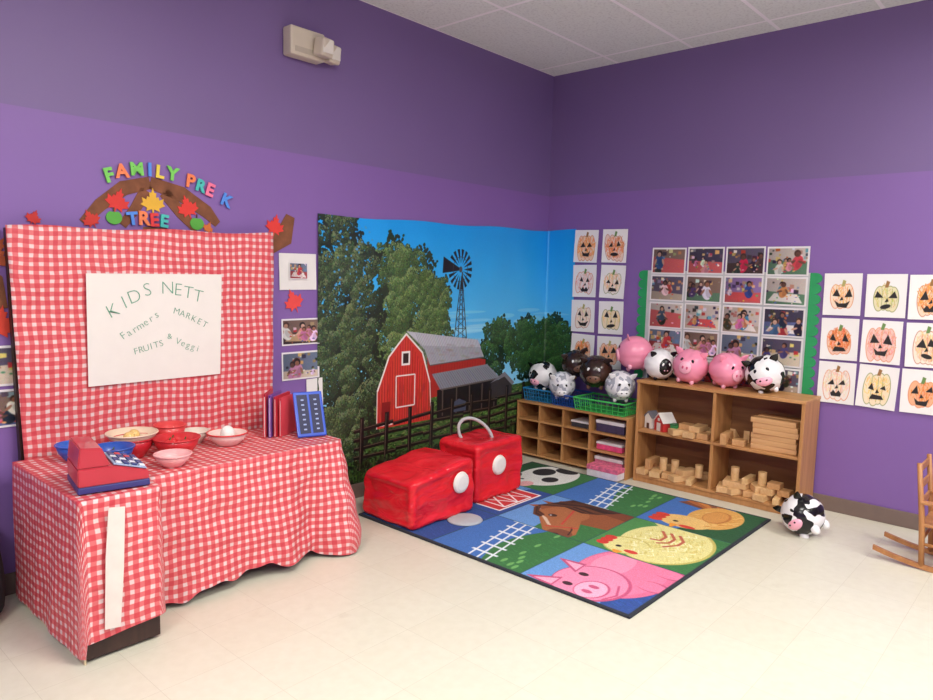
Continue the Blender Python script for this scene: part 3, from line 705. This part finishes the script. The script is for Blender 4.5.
for i in range(nx+1):
    for j in range(nz_+1):
        a,b=i/nx,j/nz_; zt=1.665+.04*a+.006*math.sin(a*14); z=.5+(zt-.5)*b
        vs.append((bm.verts.new((bx(a,b),-.0-.004*math.sin(a*11+b*3)-.003*math.sin(b*17)-.003*math.sin(a*30+b*9)*math.sin(b*5),z)),(bx(a,b)+.003*math.sin(b*9),z+.004*math.sin(a*12))))
for i in range(nx):
    for j in range(nz_):
        ids=[i*(nz_+1)+j,(i+1)*(nz_+1)+j,(i+1)*(nz_+1)+j+1,i*(nz_+1)+j+1]; fc=bm.faces.new([vs[q][0] for q in ids]); fc.smooth=True
        for l,q in zip(fc.loops,ids): l[uvl].uv=vs[q][1]
cl=obj('cloth_cover',bm,GING,e)
sm=cl.modifiers.new('s','SOLIDIFY'); sm.thickness=.004; sm.offset=1
obj('panel',prism([(-.62,0),(.64,0),(.645,1.69),(-.65,1.655)],-.016,.02),DW,e,rot=(pi/2,0,0),loc=(0,.038,0))
PO=(-3.43,-.090,1.20)
e=empty('market_poster','white poster with green handwritten market title pinned to gingham backboard','poster',PO,rot=LWR)
pw,ph=.665,.53
bm=bmesh.new(); prism([(-pw/2-.008,-ph/2),(pw/2-.008,-ph/2+.003),(pw/2+.008,ph/2+.006),(-pw/2-.003,ph/2)],0,.002,bm)
obj('poster_paper',bm,M((230,226,218),.8,.015),e)
GT=M((106,162,134),.7)
def pt(ch,u_,v_,size,rot,mat=GT,off=-.0020):
    x=(u_-153.5)/137*.665; y=-(v_-331)/111*.52
    o=textmesh('lettering',ch,size,.0006,mat,off,e); o.location=(x,y,.0035); o.rotation_euler=(0,0,rot); return o
for ch,u_,v_,rt in [('K',108,312,.45),('I',119,304,.4),('D',129,298,.35),('S',142,291,.2),('N',163,289,0),('E',174,291,-.1),('T',185,294,-.15),('T',196,298,-.2)]: pt(ch,u_,v_,.092,rt)
for i,ch in enumerate('Farmers'): pt(ch,117+i*5.6,338-i*2.8-(i*i)*.12,.052,.6-.03*i,off=-.0008)
for i,ch in enumerate('MARKET'): pt(ch,172+i*6.2,314+i*2.6+.1*i*i,.046,-.25-.06*i,off=-.0008)
for i,ch in enumerate('FRUITS'): pt(ch,129+i*5.2,355-i*1.4,.046,.22,off=-.0008)
pt('&',164,341,.040,0,off=-.0005)
for i,ch in enumerate('Veggi'): pt(ch,173+i*5.4,347+i*2.3,.048,-.35,off=-.0008)
# ================================================================ CASH REGISTER
RR=M((186,40,58),.35,.04,coat=.3); RD=M((150,28,46),.4,.04); BL=M((52,56,120),.4)
e=empty('toy_cash_register','red plastic toy cash register with keypad on gingham counter','cash register',(-3.925,-.70,.641),rz=-.18)
def xz(pts,y0,y1):
    bm=bmesh.new(); a=[bm.verts.new((x,y0,z)) for x,z in pts]; b=[bm.verts.new((x,y1,z)) for x,z in pts]
    bm.faces.new(a); bm.faces.new(b[::-1]); n=len(pts)
    for i in range(n): bm.faces.new((a[i],b[i],b[(i+1)%n],a[(i+1)%n]))
    bmesh.ops.recalc_face_normals(bm,faces=bm.faces)
    bmesh.ops.bevel(bm,geom=list(bm.edges),offset=.004,segments=2,affect='EDGES'); return bm
obj('base',xz([(-.125,.026),(.125,.026),(.125,.060),(-.005,.096),(-.125,.096)],-.12,.12),RR,e)
obj('display_housing',xz([(-.125,.0965),(-.012,.0965),(-.040,.170),(-.115,.176)],-.115,.115),RR,e)
box('drawer',-.127,.128,-.122,.122,0,.0255,BL,e,bev=.004)
box('drawer_handle',.128,.136,-.04,.04,.008,.018,RD,e,bev=.002)
an=math.atan2(.036,.130)
kp=box('keypad',0,.124,-.105,.105,0,.006,M((150,170,200),.4),e,loc=(.0,0,.0965),rot=(0,an,0),bev=.002)
KM=[M((50,64,120),.4),M((220,224,232),.4),M((206,60,70),.4)]
for i in range(4):
    for j in range(6):
        box('key',.010+i*.029,.031+i*.029,-.097+j*.033,-.073+j*.033,.0062,.013,KM[0 if (i+j)%3 else (1 if j<4 else 2)],kp,bev=.002)
box('display_screen',0,.003,-.08,.08,0,.035,M((40,60,50),.2),e,bev=.0005,loc=(-.020,0,.120),rot=(0,-.4,0))
# ================================================================ BOWLS
def bowl(loc,r,h,c,label,rim=None):
    e=empty('toy_bowl',label,'bowl',loc,group='play bowls on market table')
    t=.004
    obj('shell',lathe([(0,0),(r*.5,0),(r*.55,.004),(r*.85,h*.5),(r,h),(r-t,h),(r*.83,h*.5+.003),(r*.5,.008),(0,.008)],36),M(c,.35,.03,coat=.2),e,smooth=True)
    obj('rim',tube(bmesh.new(),[(r*math.cos(i*2*pi/36),r*math.sin(i*2*pi/36),h) for i in range(36)],.004,8,True),M(rim or c,.35,.03,coat=.2),e,smooth=True)
    return e
T0=.6095; TC=.6375
bowl((-3.795,-.42,TC),.086,.075,(40,80,170),'blue plastic play bowl behind cash register')
bowl((-3.89,-.24,TC),.076,.070,(50,96,190),'bright blue plastic play bowl near gingham backboard')
bowl((-3.58,-.53,T0),.08,.055,(238,176,176),'pale pink plastic play bowl on gingham tablecloth')
bowl((-3.48,-.36,T0),.105,.085,(206,44,50),'large red plastic play bowl with fruit on tablecloth')
bowl((-3.645,-.26,T0),.095,.09,(200,40,52),'red plastic play bowl near gingham backboard')
bowl((-3.645,-.255,T0+.066),.112,.05,(228,206,180),'cream plastic bowl stacked on red bowl')
bowl((-3.43,-.185,T0+.001),.075,.11,(222,70,70),'coral red plastic bowl near backboard')
bowl((-3.20,-.33,T0),.10,.062,(236,206,198),'pale cream bowl with red rim holding white ball',(214,60,60))
bowl((-3.30,-.18,T0),.07,.06,(226,214,200),'white plastic play bowl near backboard')
def fruit(loc,r,c,name,lab,stem=True):
    e=empty(name,lab,name.replace('_',' '),loc,group='play food')
    pr=[(0,-r*.9)]+[(r*math.sin(t)*(1+.05*math.cos(t)),-r*.95*math.cos(t)) for t in [.25+i*(pi-.5)/12 for i in range(13)]]+[(r*.12,r*.84),(0,r*.76)]
    obj('flesh',lathe(pr,24),M(c,.35,.05),e,smooth=True)
    if stem: obj('stem',tube(bmesh.new(),[(0,0,r*.75),(.003,0,r*1.1),(.006,0,r*1.3)],.003,6),M((70,100,50),.7),e)
o=obj('white_egg',ellipsoid((0,0,0),(.036,.036,.042)),M((238,236,230),.5),loc=(-3.20,-.33,T0+.055),smooth=True); tag(o,'white toy egg resting in pale red-rimmed bowl','toy egg')
for p in [(-3.51,-.35,T0+.05),(-3.45,-.38,T0+.05),(-3.48,-.315,T0+.052)]: fruit(p,.028,(204,40,44),'toy_tomato','red toy tomato in large red bowl')
for p in [(-3.815,-.44,TC+.036),(-3.785,-.39,TC+.036)]: fruit(p,.022,(60,40,110),'toy_plum','dark purple toy plum in blue bowl')
for p in [(-3.665,-.27,T0+.10),(-3.625,-.23,T0+.10)]: fruit(p,.026,(226,190,120),'toy_potato','pale tan toy potato in cream bowl',False)
# ================================================================ FOLDERS
for i,(c,nm) in enumerate([((214,60,74),'red'),((130,80,170),'purple'),((206,50,66),'dark red'),((220,70,84),'coral')]):
    e=empty('folder','%s plastic folder standing upright on gingham table'%nm,'folder',(-2.92+i*.030,-.27-.02*i,T0+.001),rz=.80-.10*i,group='upright folders')
    box('cover',-.10,.10,-.003,.0,0,.235-.008*i,M(c,.4),e,bev=.0005); box('cover',-.10,.10,.006,.009,0,.235-.008*i,M(c,.4),e,bev=.0005); box('pages',-.095,.095,.0002,.0058,.004,.22-.008*i,M((232,230,224),.8),e,bev=0)
e=empty('activity_tray','bright blue plastic tray with dark panels leaning against folders','toy tray',(-2.80,-.50,T0+.006),rot=(-.42,0,-.32))
bm=bmesh.new(); bbox(bm,-.080,.080,-.008,.008,0,.25,.006); obj('frame',bm,M((36,80,196),.35,coat=.1),e)
for sx in (-.035,.035):
    rp=box('recess_panel',sx-.029,sx+.029,-.0102,-.0078,.018,.232,M((16,24,70),.5),e,bev=.0005)
    for j in range(7): box('counter_piece',sx-.008,sx+.008,-.0125,-.0104,.036+j*.027,.044+j*.027,M((150,166,210),.4),rp,bev=.0008)
# ================================================================ TOY TRACTOR
w=NT('red_plastic_wrap'); co=w.n('ShaderNodeTexCoord').outputs['Object']
mp=w.n('ShaderNodeMapping',Vector=co,Scale=(1.0,1.0,2.2)).outputs[0]
nz=w.n('ShaderNodeTexNoise',Vector=mp,Scale=5.0,Detail=2.0,Distortion=1.4).outputs[0]
w.put(w.b.inputs['Base Color'],w.ramp(nz,[(.3,lin((214,26,40))),(.7,lin((232,38,50)))])); w.b.inputs['Roughness'].default_value=.22; w.bump(nz,.45,.04)
WR=w.m
def puff(x0,x1,y0,y1,z0,z1,seed,zl=None):
    bm=bmesh.new(); bbox(bm,x0,x1,y0,y1,z0,z1,.036,seg=4)
    bmesh.ops.subdivide_edges(bm,edges=[e for e in bm.edges if e.calc_length()>.1],cuts=16,use_grid_fill=True)
    c=Vector(((x0+x1)/2,(y0+y1)/2,(z0+z1)/2))
    for v in bm.verts:
        d=v.co-c; px,py,pz=[2*abs(a)/b for a,b in zip(d,(x1-x0,y1-y0,z1-z0))]
        f2=.005*math.sin(v.co.x*24+seed+v.co.z*14)+.004*math.sin(v.co.z*34+v.co.y*22+seed)+.002*math.sin((v.co.x-v.co.z)*60+seed)
        n=d.normalized(); v.co+=n*f2
        if py>.95 and px<.80 and pz<.74: v.co.y-=math.copysign(.014,d.y)
        if px>.95 and py<.80 and pz<.74: v.co.x-=math.copysign(.014,d.x)
        if zl: 
            t=(v.co.x-x0)/(x1-x0); v.co.z=z0+(v.co.z-z0)*(zl+(1-zl)*min(1,t*1.2))
        if v.co.z<z0+.004: v.co.z=z0+.001
    return bm
e=empty('toy_tractor','pretend tractor of red plastic-wrapped boxes with white lamps','toy tractor',(-1.72,-.52,.0135))
obj('front_box',puff(-.57,-.02,-.23,.22,.0,.345,1.,.82),WR,e,smooth=True,label='lower red plastic-wrapped box')
obj('rear_box',puff(.07,.57,-.16,.20,.0,.385,4.),WR,e,smooth=True,label='taller red plastic-wrapped box')
PW=M((236,234,226),.5,.03)
for (x,y,z) in ((-.15,-.224,.21),(.31,-.150,.22)):
    obj('headlight',lathe([(0,.022),(.045,.020),(.062,.012),(.068,.0),(0,0)],36,None,'y',(0,0,0)),PW,e,smooth=False,loc=(x,y,z),rot=(0,0,pi) ,label='flat white round disc light')
ra=.6
pts=[(.27+.11*math.cos(t)*math.cos(ra)-.03*math.sin(t),.03-.11*math.cos(t)*math.sin(ra)+.04*math.sin(t),.40+.115*math.sin(t)) for t in [i*2*pi/40 for i in range(40)]]
obj('steering_wheel',tube(bmesh.new(),pts,.0115,10,True),M((186,186,186),.5),e,smooth=True,label='pale grey tilted ring steering wheel')
obj('wheel',lathe([(0,.012),(.08,.012),(.105,.006),(.11,0),(0,0)],40,None,'z',(0,0,0)),M((176,182,186),.6),e,smooth=True,loc=(-.19,-.30,.001),label='pale grey round plate wheel lying flat')
# ================================================================ SHELVES
SW=wood('birch_shelf_wood',(176,124,74),(204,152,98),1); SV=wood('birch_upright_wood',(172,120,70),(198,146,92),2); SB=wood('shelf_back_wood',(120,80,48),(142,98,62),1)
e=empty('toy_shelf','wide light wooden open shelf unit with blocks against purple wall','shelf',(-.022,-1.68,0))
hw=.585; d=.315
box('side_panel',-d,0,-hw,-hw+.022,0,.74,SV,e); box('side_panel',-d,0,hw-.022,hw,0,.74,SV,e)
box('top_panel',-d-.006,0,-hw-.004,hw+.004,.7405,.762,SW,e); box('bottom_panel',-d,0,-hw+.0225,hw-.0225,.04,.06,SW,e)
box('middle_shelf',-d+.004,-.012,-hw+.0225,hw-.0225,.375,.395,SW,e); box('divider',-d+.002,-.012,-.011,.011,.396,.74,SV,e); box('divider',-d+.002,-.012,-.011,.011,.0605,.3745,SV,e)
box('back_panel',-.011,0,-hw+.0225,hw-.0225,.0605,.74,SB,e,bev=0); box('kickboard',-d+.01,-d+.03,-hw+.0225,hw-.0225,0,.0395,SV,e)
e=empty('cubby_shelf','low light wooden cubby shelf with small square compartments','shelf',(-.022,-.545,0))
hw=.52; d=.37; Hc=.47
box('side_panel',-d,0,-hw,-hw+.016,0,Hc-.0165,SV,e); box('side_panel',-d,0,hw-.016,hw,0,Hc-.0165,SV,e)
box('top_panel',-d-.004,0,-hw,hw,Hc-.016,Hc,SW,e); box('back_panel',-.008,0,-hw+.0165,hw-.0165,.0,Hc-.017,SB,e,bev=0)
for z in (.025,.17,.31): box('shelf_board',-d+.002,-.0085,-hw+.0165,hw-.0165,z,z+.014,SW,e)
for y in (-.19,.06,.29): box('divider',-d+.003,-.0085,y-.008,y+.008,.0395,Hc-.0165,SV,e,bev=0)
# ---------- wooden blocks
BW=[wood('block_wood_%s'%n,a,b,0,.5) for n,a,b in (('pale',(210,166,112),(230,192,142)),('tan',(194,144,92),(214,168,118)),('honey',(218,176,118),(236,200,150)))]
def blockmesh(dx,dy,dz,kind,mi):
    if kind=='box': bm=bmesh.new(); bbox(bm,-dx/2,dx/2,-dy/2,dy/2,0,dz,.003)
    elif kind=='tri': bm=prism([(-dx/2,0),(dx/2,0),(-dx/2,dz)],-dy/2,dy/2); bmesh.ops.rotate(bm,verts=bm.verts,matrix=Matrix.Rotation(pi/2,3,'X'))
    elif kind=='arch':
        pts=[(-dx/2,0),(-dx/4,0)]+[(-dx/4*math.cos(t),dx/4*math.sin(t)) for t in [pi*i/8 for i in range(1,8)]]+[(dx/4,0),(dx/2,0),(dx/2,dz),(-dx/2,dz)]
        bm=prism(pts,-dy/2,dy/2); bmesh.ops.rotate(bm,verts=bm.verts,matrix=Matrix.Rotation(pi/2,3,'X'))
    else: bm=lathe([(0,0),(dy/2,0),(dy/2,dz),(0,dz)],20)
    me=bpy.data.meshes.new('wooden_block'); bm.to_mesh(me); bm.free(); me.materials.append(BW[mi]); return me
KINDS=[(blockmesh(.15,.078,.04,'box',0),.04,'pale rectangular wooden block'),(blockmesh(.08,.08,.04,'box',1),.04,'square wooden block'),(blockmesh(.16,.04,.04,'box',2),.04,'narrow wooden block'),
       (blockmesh(.08,.04,.08,'tri',0),.08,'triangular wooden block'),(blockmesh(.15,.04,.075,'arch',1),.075,'arched wooden block'),(blockmesh(.07,.055,.09,'cyl',2),.09,'round wooden block'),(blockmesh(.29,.075,.035,'box',1),.035,'long flat wooden plank block')]
def blk(ki,x,y,z,rz,rx=0,grp='wooden unit blocks'):
    me,h,lab=KINDS[ki]; o=bpy.data.objects.new('wooden_block',me); link(o); o.location=(x,y,z); o.rotation_euler=(rx,0,rz)
    tag(o,lab+' on toy shelf','wooden block',grp)
def pile(y0,y1,z,layers):
    for L in range(layers):
        y=y0-L*.03
        while y>y1+L*.04:
            for x in ((-.28,-.12) if L==0 else (-.24,)):
                ki=random.choice([0,0,1,2,3,4] if L<layers-1 else [0,0,1,3,4,5,2]); 
                if L<layers-1 and ki>2: ki=0
                blk(ki,x+random.uniform(-.008,.008),y,z+L*.0405,random.choice([0,random.uniform(-.7,.7),random.uniform(-.3,.3)]),0)
            y-=.090
pile(-1.17,-1.62,.061,2); pile(-1.76,-2.21,.061,3)
pile(-1.42,-1.63,.396,2); pile(-1.76,-1.86,.396,1)
for L in range(6):
    for q in range(2): blk(6,-.265+q*.10+random.uniform(-.006,.006),-2.075+random.uniform(-.012,.012),.396+L*.0355,pi/2+random.uniform(-.04,.04),0,'stacked plank blocks')
e=empty('toy_barn','small red and white toy barn house inside shelf compartment','toy barn',(-.24,-1.28,.396),rz=-.5)
def house(e,sx,sy,hh,ridge,wallm,roofm):
    b=bmesh.new(); P_=[(-sy,0),(sy,0),(sy,hh),(0,ridge),(-sy,hh)]
    a_=[b.verts.new((-sx,y,z)) for y,z in P_]; b_=[b.verts.new((sx,y,z)) for y,z in P_]; b.faces.new(a_); b.faces.new(b_)
    for i in range(5): b.faces.new((a_[i],a_[(i+1)%5],b_[(i+1)%5],b_[i]))
    bmesh.ops.recalc_face_normals(b,faces=b.faces); obj('walls',b,wallm,e)
    for s in (-1,1):
        bm=bmesh.new(); P_=[(0,ridge+.002),(s*(sy+.008),hh-.006),(s*(sy+.008),hh+.001),(0,ridge+.010)]
        a_=[bm.verts.new((-sx-.008,y,z)) for y,z in P_]; b_=[bm.verts.new((sx+.008,y,z)) for y,z in P_]; bm.faces.new(a_); bm.faces.new(b_)
        for i in range(4): bm.faces.new((a_[i],a_[(i+1)%4],b_[(i+1)%4],b_[i]))
        bmesh.ops.recalc_face_normals(bm,faces=bm.faces); obj('roof_panel',bm,roofm,e)
house(e,.05,.055,.07,.125,M((200,50,50),.5),M((232,228,222),.5))
box('barn_door',-.053,-.0505,-.022,.022,0,.06,M((236,232,226),.5),e,bev=0); box('window',-.053,-.0505,-.012,.012,.075,.095,M((236,232,226),.5),e,bev=0)
e=empty('toy_house','small white toy building beside red toy barn on shelf','toy house',(-.22,-1.165,.396),rz=-.3)
house(e,.035,.034,.085,.12,M((232,230,224),.5),M((120,120,130),.5))
box('door_panel',-.038,-.0355,-.012,.012,0,.04,M((90,60,50),.5),e,bev=0)
e=empty('green_container','small green plastic container inside shelf compartment','container',(-.27,-1.375,.396))
bm=bmesh.new(); bbox(bm,-.026,.026,-.026,.026,0,.06,.004); obj('tub',bm,M((60,140,80),.4),e); box('lid',-.029,.029,-.029,.029,.0605,.07,M((44,112,64),.4),e)
for (y,z,c,lab,w_,h_) in [(-.89,.041,(228,120,150),'pink toy storage box in cubby compartment',.24,.09),(-.89,.186,(236,80,130),'bright pink book box in cubby compartment',.22,.06),(-.89,.326,(70,60,90),'dark purple toy case in cubby compartment',.24,.09),(-.62,.326,(60,60,66),'dark grey toy case in cubby compartment',.16,.05)]:
    e=empty('storage_box',lab,'box',(-.25,y,z),group='boxes in cubbies'); box('carton',-.10,.08,-w_/2,w_/2,0,h_*.7,M(c,.5,.2,30),e); box('lid',-.103,.083,-w_/2-.003,w_/2+.003,h_*.7+.0005,h_,M((232,226,226),.5,.1),e)
e=empty('game_box','flat white and pink game box leaning at cubby shelf base','box',(-.455,-.93,.013)); box('carton',-.055,.055,-.13,.13,0,.05,M((230,220,224),.5,.1,30),e); box('picture_lid',-.057,.057,-.132,.132,.0505,.085,M((226,110,140),.5,.3,40),e)
def basket(x,y,z,sx,sy,h,c,lab,rz=0):
    e=empty('storage_basket',lab,'basket',(x,y,z),rz=rz,group='plastic baskets')
    bm=bmesh.new(); n=9; m=3
    P=[]
    for i in range(n): P.append((-sx+2*sx*i/n,-sy))
    for i in range(n): P.append((sx,-sy+2*sy*i/n))
    for i in range(n): P.append((sx-2*sx*i/n,sy))
    for i in range(n): P.append((-sx,sy-2*sy*i/n))
    R=[[bm.verts.new((p[0]*(1+.10*j/m),p[1]*(1+.06*j/m),.003+(h-.003)*j/m)) for p in P] for j in range(m+1)]
    for j in range(m):
        for i in range(len(P)):
            q=(i+1)%len(P); bm.faces.new((R[j][i],R[j][q],R[j+1][q],R[j+1][i]))
    o=obj('lattice_wall',bm,M(c,.4),e); wf=o.modifiers.new('w','WIREFRAME'); wf.thickness=.007; wf.use_even_offset=False
    box('tray_floor',-sx,sx,-sy,sy,0,.004,M(c,.4),e,bev=0)
    obj('rim',tube(bmesh.new(),[(p[0]*1.11,p[1]*1.07,h) for p in P],.007,8,True),M(c,.4),e)
basket(-.19,-.19,Hc+.001,.14,.13,.10,(40,130,180),'blue lattice plastic basket holding inflatable animals',0)
basket(-.20,-.455,Hc+.001,.14,.105,.09,(30,80,160),'dark blue lattice plastic basket on cubby shelf',0)
basket(-.24,-.80,Hc+.001,.13,.21,.095,(70,190,90),'bright green lattice plastic basket on cubby shelf',0)
# ================================================================ INFLATABLE ANIMALS
def spotted(name,base,spot,sc,th):
    w=NT(name); co=w.n('ShaderNodeTexCoord').outputs['Object']; ri=w.n('ShaderNodeObjectInfo').outputs['Random']
    ad=w.n('ShaderNodeVectorMath',{'operation':'ADD'}); w.put(ad.inputs[0],co); cx=w.n('ShaderNodeCombineXYZ'); 
    for i in range(3): w.put(cx.inputs[i],w.math('MULTIPLY',ri,7.0+i*3))
    w.t.links.new(cx.outputs[0],ad.inputs[1])
    nz=w.n('ShaderNodeTexNoise',Vector=ad.outputs[0],Scale=sc,Detail=.5).outputs[0]
    w.put(w.b.inputs['Base Color'],w.mix(w.math('GREATER_THAN',nz,th),lin(base),lin(spot))); w.b.inputs['Roughness'].default_value=.22
    return w.m
COWM=spotted('cow_print_vinyl',(236,236,236),(20,20,22),14,.52); GREYM=spotted('grey_spot_vinyl',(232,233,236),(168,172,182),28,.54); BULM=spotted('brown_vinyl',(48,32,26),(70,46,36),6,.6)
PIGM=M((244,150,178),.24,.04); PIGL=M((250,180,200),.24,.04); PIGD=M((206,84,120),.4); BLK=M((18,18,20),.25); WHT=M((240,240,240),.28); BRN=M((46,30,26),.3)
def animal(kind,loc,r,yaw,tilt=0,where='on toy shelf',rl=0,fs=1):
    spec={'pig':(PIGM,PIGL,PIGM,PIGD,'pink inflatable pig ball with round snout'),'cow':(COWM,PIGL,BLK,BLK,'black and white inflatable cow ball'),'lamb':(WHT,BLK,BLK,PIGL,'white inflatable sheep ball with black face'),
          'sheep':(GREYM,WHT,WHT,BLK,'white inflatable ball animal with grey spots'),'bull':(BULM,M((120,84,66),.4),BRN,BLK,'dark brown inflatable horse ball')}[kind]
    body,muz,ear,nos,lab=spec
    e=empty('inflatable_'+{'pig':'pig','cow':'cow','sheep':'sheep','lamb':'sheep','bull':'horse'}[kind],lab+' '+where,'inflatable toy',loc,rot=(rl,tilt,yaw),group='inflatable farm animals')
    bm=bmesh.new(); bmesh.ops.create_uvsphere(bm,u_segments=64,v_segments=40,radius=1)
    for v in bm.verts:
        a=math.atan2(v.co.y,v.co.z); k_=1-.045*abs(math.cos(3*a))**14*(1-abs(v.co.x)**4)
        q=1-.03*abs(math.sin(a*14))*max(0,abs(v.co.x)-.5)
        v.co=Vector((v.co.x*r*1.03,v.co.y*r*k_*q,v.co.z*r*k_*q))
    obj('body',bm,body,e,smooth=True)
    if kind=='pig':
        obj('snout',lathe([(0,0),(.33*r,0),(.36*r,.10*r),(.33*r,.15*r),(0,.165*r)],24,None,'x',(r*.93,0,-.05*r)),muz,e,smooth=True)
        for s in (-1,1): obj('nostril',ellipsoid((r*1.085,s*.12*r,-.05*r),(.03*r,.06*r,.09*r),seg=12,rings=8),nos,e,smooth=True)
    elif kind=='lamb':
        obj('face',ellipsoid((r*.66,0,.02*r),(.42*r,.56*r,.62*r)),muz,e,smooth=True)
        for s in (-1,1): obj('nostril',ellipsoid((r*1.05,s*.10*r,-.16*r),(.03*r,.05*r,.04*r),seg=12,rings=8),nos,e,smooth=True)
    else:
        obj('muzzle',ellipsoid((r*.90,0,-.22*r),(.20*r,.42*r,.28*r)),muz,e,smooth=True)
        for s in (-1,1): obj('nostril',ellipsoid((r*1.08,s*.16*r,-.16*r),(.03*r,.06*r,.045*r),seg=12,rings=8),nos,e,smooth=True)
    for s in (-1,1):
        ev=ellipsoid((r*(1.0 if kind=='lamb' else .90),s*(.2 if kind=='lamb' else .30)*r,(.2 if kind=='lamb' else .34)*r),(.035*r,.09*r,.13*r),seg=14,rings=10)
        obj('eye',ev,WHT if kind in('bull','lamb') else BLK,e,smooth=True)
        bm=ellipsoid((0,0,0),(.05*r,.21*r,.30*r),seg=14,rings=10)
        for v in bm.verts: v.co.y*=1-.6*max(0,v.co.z/(.30*r))
        obj('ear',bm,ear,e,smooth=True,loc=(r*.40,s*.70*r,.78*r),rot=(-s*.85,.25,0))
        for fx in (.42,-.42):
            obj('foot',ellipsoid((fx*r,s*.38*r,-.86*r),(.13*r*fs,.13*r*fs,.12*r*fs*1.4),seg=12,rings=8),muz if kind!='cow' else WHT,e,smooth=True)
    obj('tail',tube(bmesh.new(),[(-r*1.0,0,.1*r),(-r*1.08,.05*r,.16*r),(-r*1.09,.0,.25*r),(-r*1.04,-.05*r,.27*r)],.025*r+.001,8),ear,e,smooth=True)
ct=-2.75
animal('cow',(-.18,-1.95,.762+.129),.126,-2.9,.1,rl=.3)
animal('pig',(-.17,-1.69,.762+.125),.122,ct+.6,.15)
animal('pig',(-.20,-1.435,.762+.127),.125,ct-.25,-.05,rl=-.15)
animal('lamb',(-.21,-1.20,.762+.118),.112,ct+.5,.15)
animal('pig',(-.175,-.975,.94),.130,ct-1.3,.1,'on pile above green basket',rl=.3)
animal('sheep',(-.27,-.915,.69),.116,ct+.4,.2,'in green basket')
animal('bull',(-.24,-.68,.77),.130,ct,.15,'piled over green basket')
animal('bull',(-.15,-.43,.80),.115,ct+.4,0,'piled over dark blue basket',rl=.3)
animal('sheep',(-.29,-.40,.635),.108,ct+.2,0.3,'in dark blue basket')
animal('cow',(-.22,-.155,.68),.117,ct-.5,0.2,'in blue basket')
animal('cow',(-.60,-2.37,.122),.122,2.9,.15,'lying on floor by toy shelf',.75,1.6)
# ================================================================ ROCKING CHAIR
RW=wood('rocker_wood',(160,104,60),(190,134,82),2)
e=empty('rocking_chair',"child's wooden rocking chair with slatted back and curved rockers",'chair',(-.56,-3.13,0))
for sx in (-.14,.14):
    pts=[]
    for i in range(17):
        t=-1+2*i/16; pts.append((t*.36,.0+.05*t*t))
    up=[(a,b+.024) for a,b in pts]; P_=pts+up[::-1]
    bm=bmesh.new(); a_=[bm.verts.new((sx-.011,y,z)) for y,z in P_]; b_=[bm.verts.new((sx+.011,y,z)) for y,z in P_]
    n=len(P_)
    for i in range(16):
        j=n-1-i
        bm.faces.new((a_[i],a_[i+1],a_[j-1],a_[j])); bm.faces.new((b_[i],b_[i+1],b_[j-1],b_[j]))
    for i in range(n): bm.faces.new((a_[i],a_[(i+1)%n],b_[(i+1)%n],b_[i]))
    bmesh.ops.recalc_face_normals(bm,faces=bm.faces); obj('rocker',bm,RW,e)
    obj('back_post',tube(bmesh.new(),[(sx,.13,.022),(sx,.145,.26),(sx,.18,.57)],[.014,.015,.012],12),RW,e,smooth=True)
    obj('front_leg',tube(bmesh.new(),[(sx,-.13,.022),(sx,-.13,.36)],.014,12),RW,e,smooth=True)
    bm=bmesh.new(); bbox(bm,sx-.02,sx+.02,-.16,.16,.355,.372,.005); obj('armrest',bm,RW,e)
    obj('stretcher',tube(bmesh.new(),[(sx,-.13,.14),(sx,.13,.14)],.009,8),RW,e,smooth=True)
box('seat',-.15,.15,-.16,.15,.235,.255,RW,e,bev=.006)
for z in (.33,.42,.51): box('back_slat',-.135,.135,.148+(z-.26)*.11,.160+(z-.26)*.11,z,z+.04,RW,e,bev=.003)
obj('stretcher',tube(bmesh.new(),[(-.14,-.13,.17),(.14,-.13,.17)],.009,8),RW,e,smooth=True); obj('stretcher',tube(bmesh.new(),[(-.14,.135,.17),(.14,.135,.17)],.009,8),RW,e,smooth=True)
# ================================================================ BLACK BAG
e=empty('backpack','black fabric backpack slumped on floor beside side counter','bag',(-4.33,-.19,0))
bm=bmesh.new(); bbox(bm,-.14,.14,-.09,.09,0,.48,.06,seg=4)
bmesh.ops.subdivide_edges(bm,edges=[q for q in bm.edges if q.calc_length()>.1],cuts=5,use_grid_fill=True)
for v in bm.verts: v.co.x*=1+.10*math.sin(v.co.z*9)-.25*max(0,v.co.z-.25); v.co.y+=.012*math.sin(v.co.x*20+v.co.z*15)
FB=M((26,26,32),.8,.15,40,bump=.3)
obj('bag_body',bm,FB,e,smooth=True)
bm=bmesh.new(); bbox(bm,-.10,.10,-.13,-.092,.04,.25,.018,seg=3); obj('front_pocket',bm,FB,e,smooth=True)
obj('handle',tube(bmesh.new(),[(-.04,0,.47),(-.035,0,.51),(0,0,.525),(.035,0,.51),(.04,0,.47)],.008,8),FB,e,smooth=True)
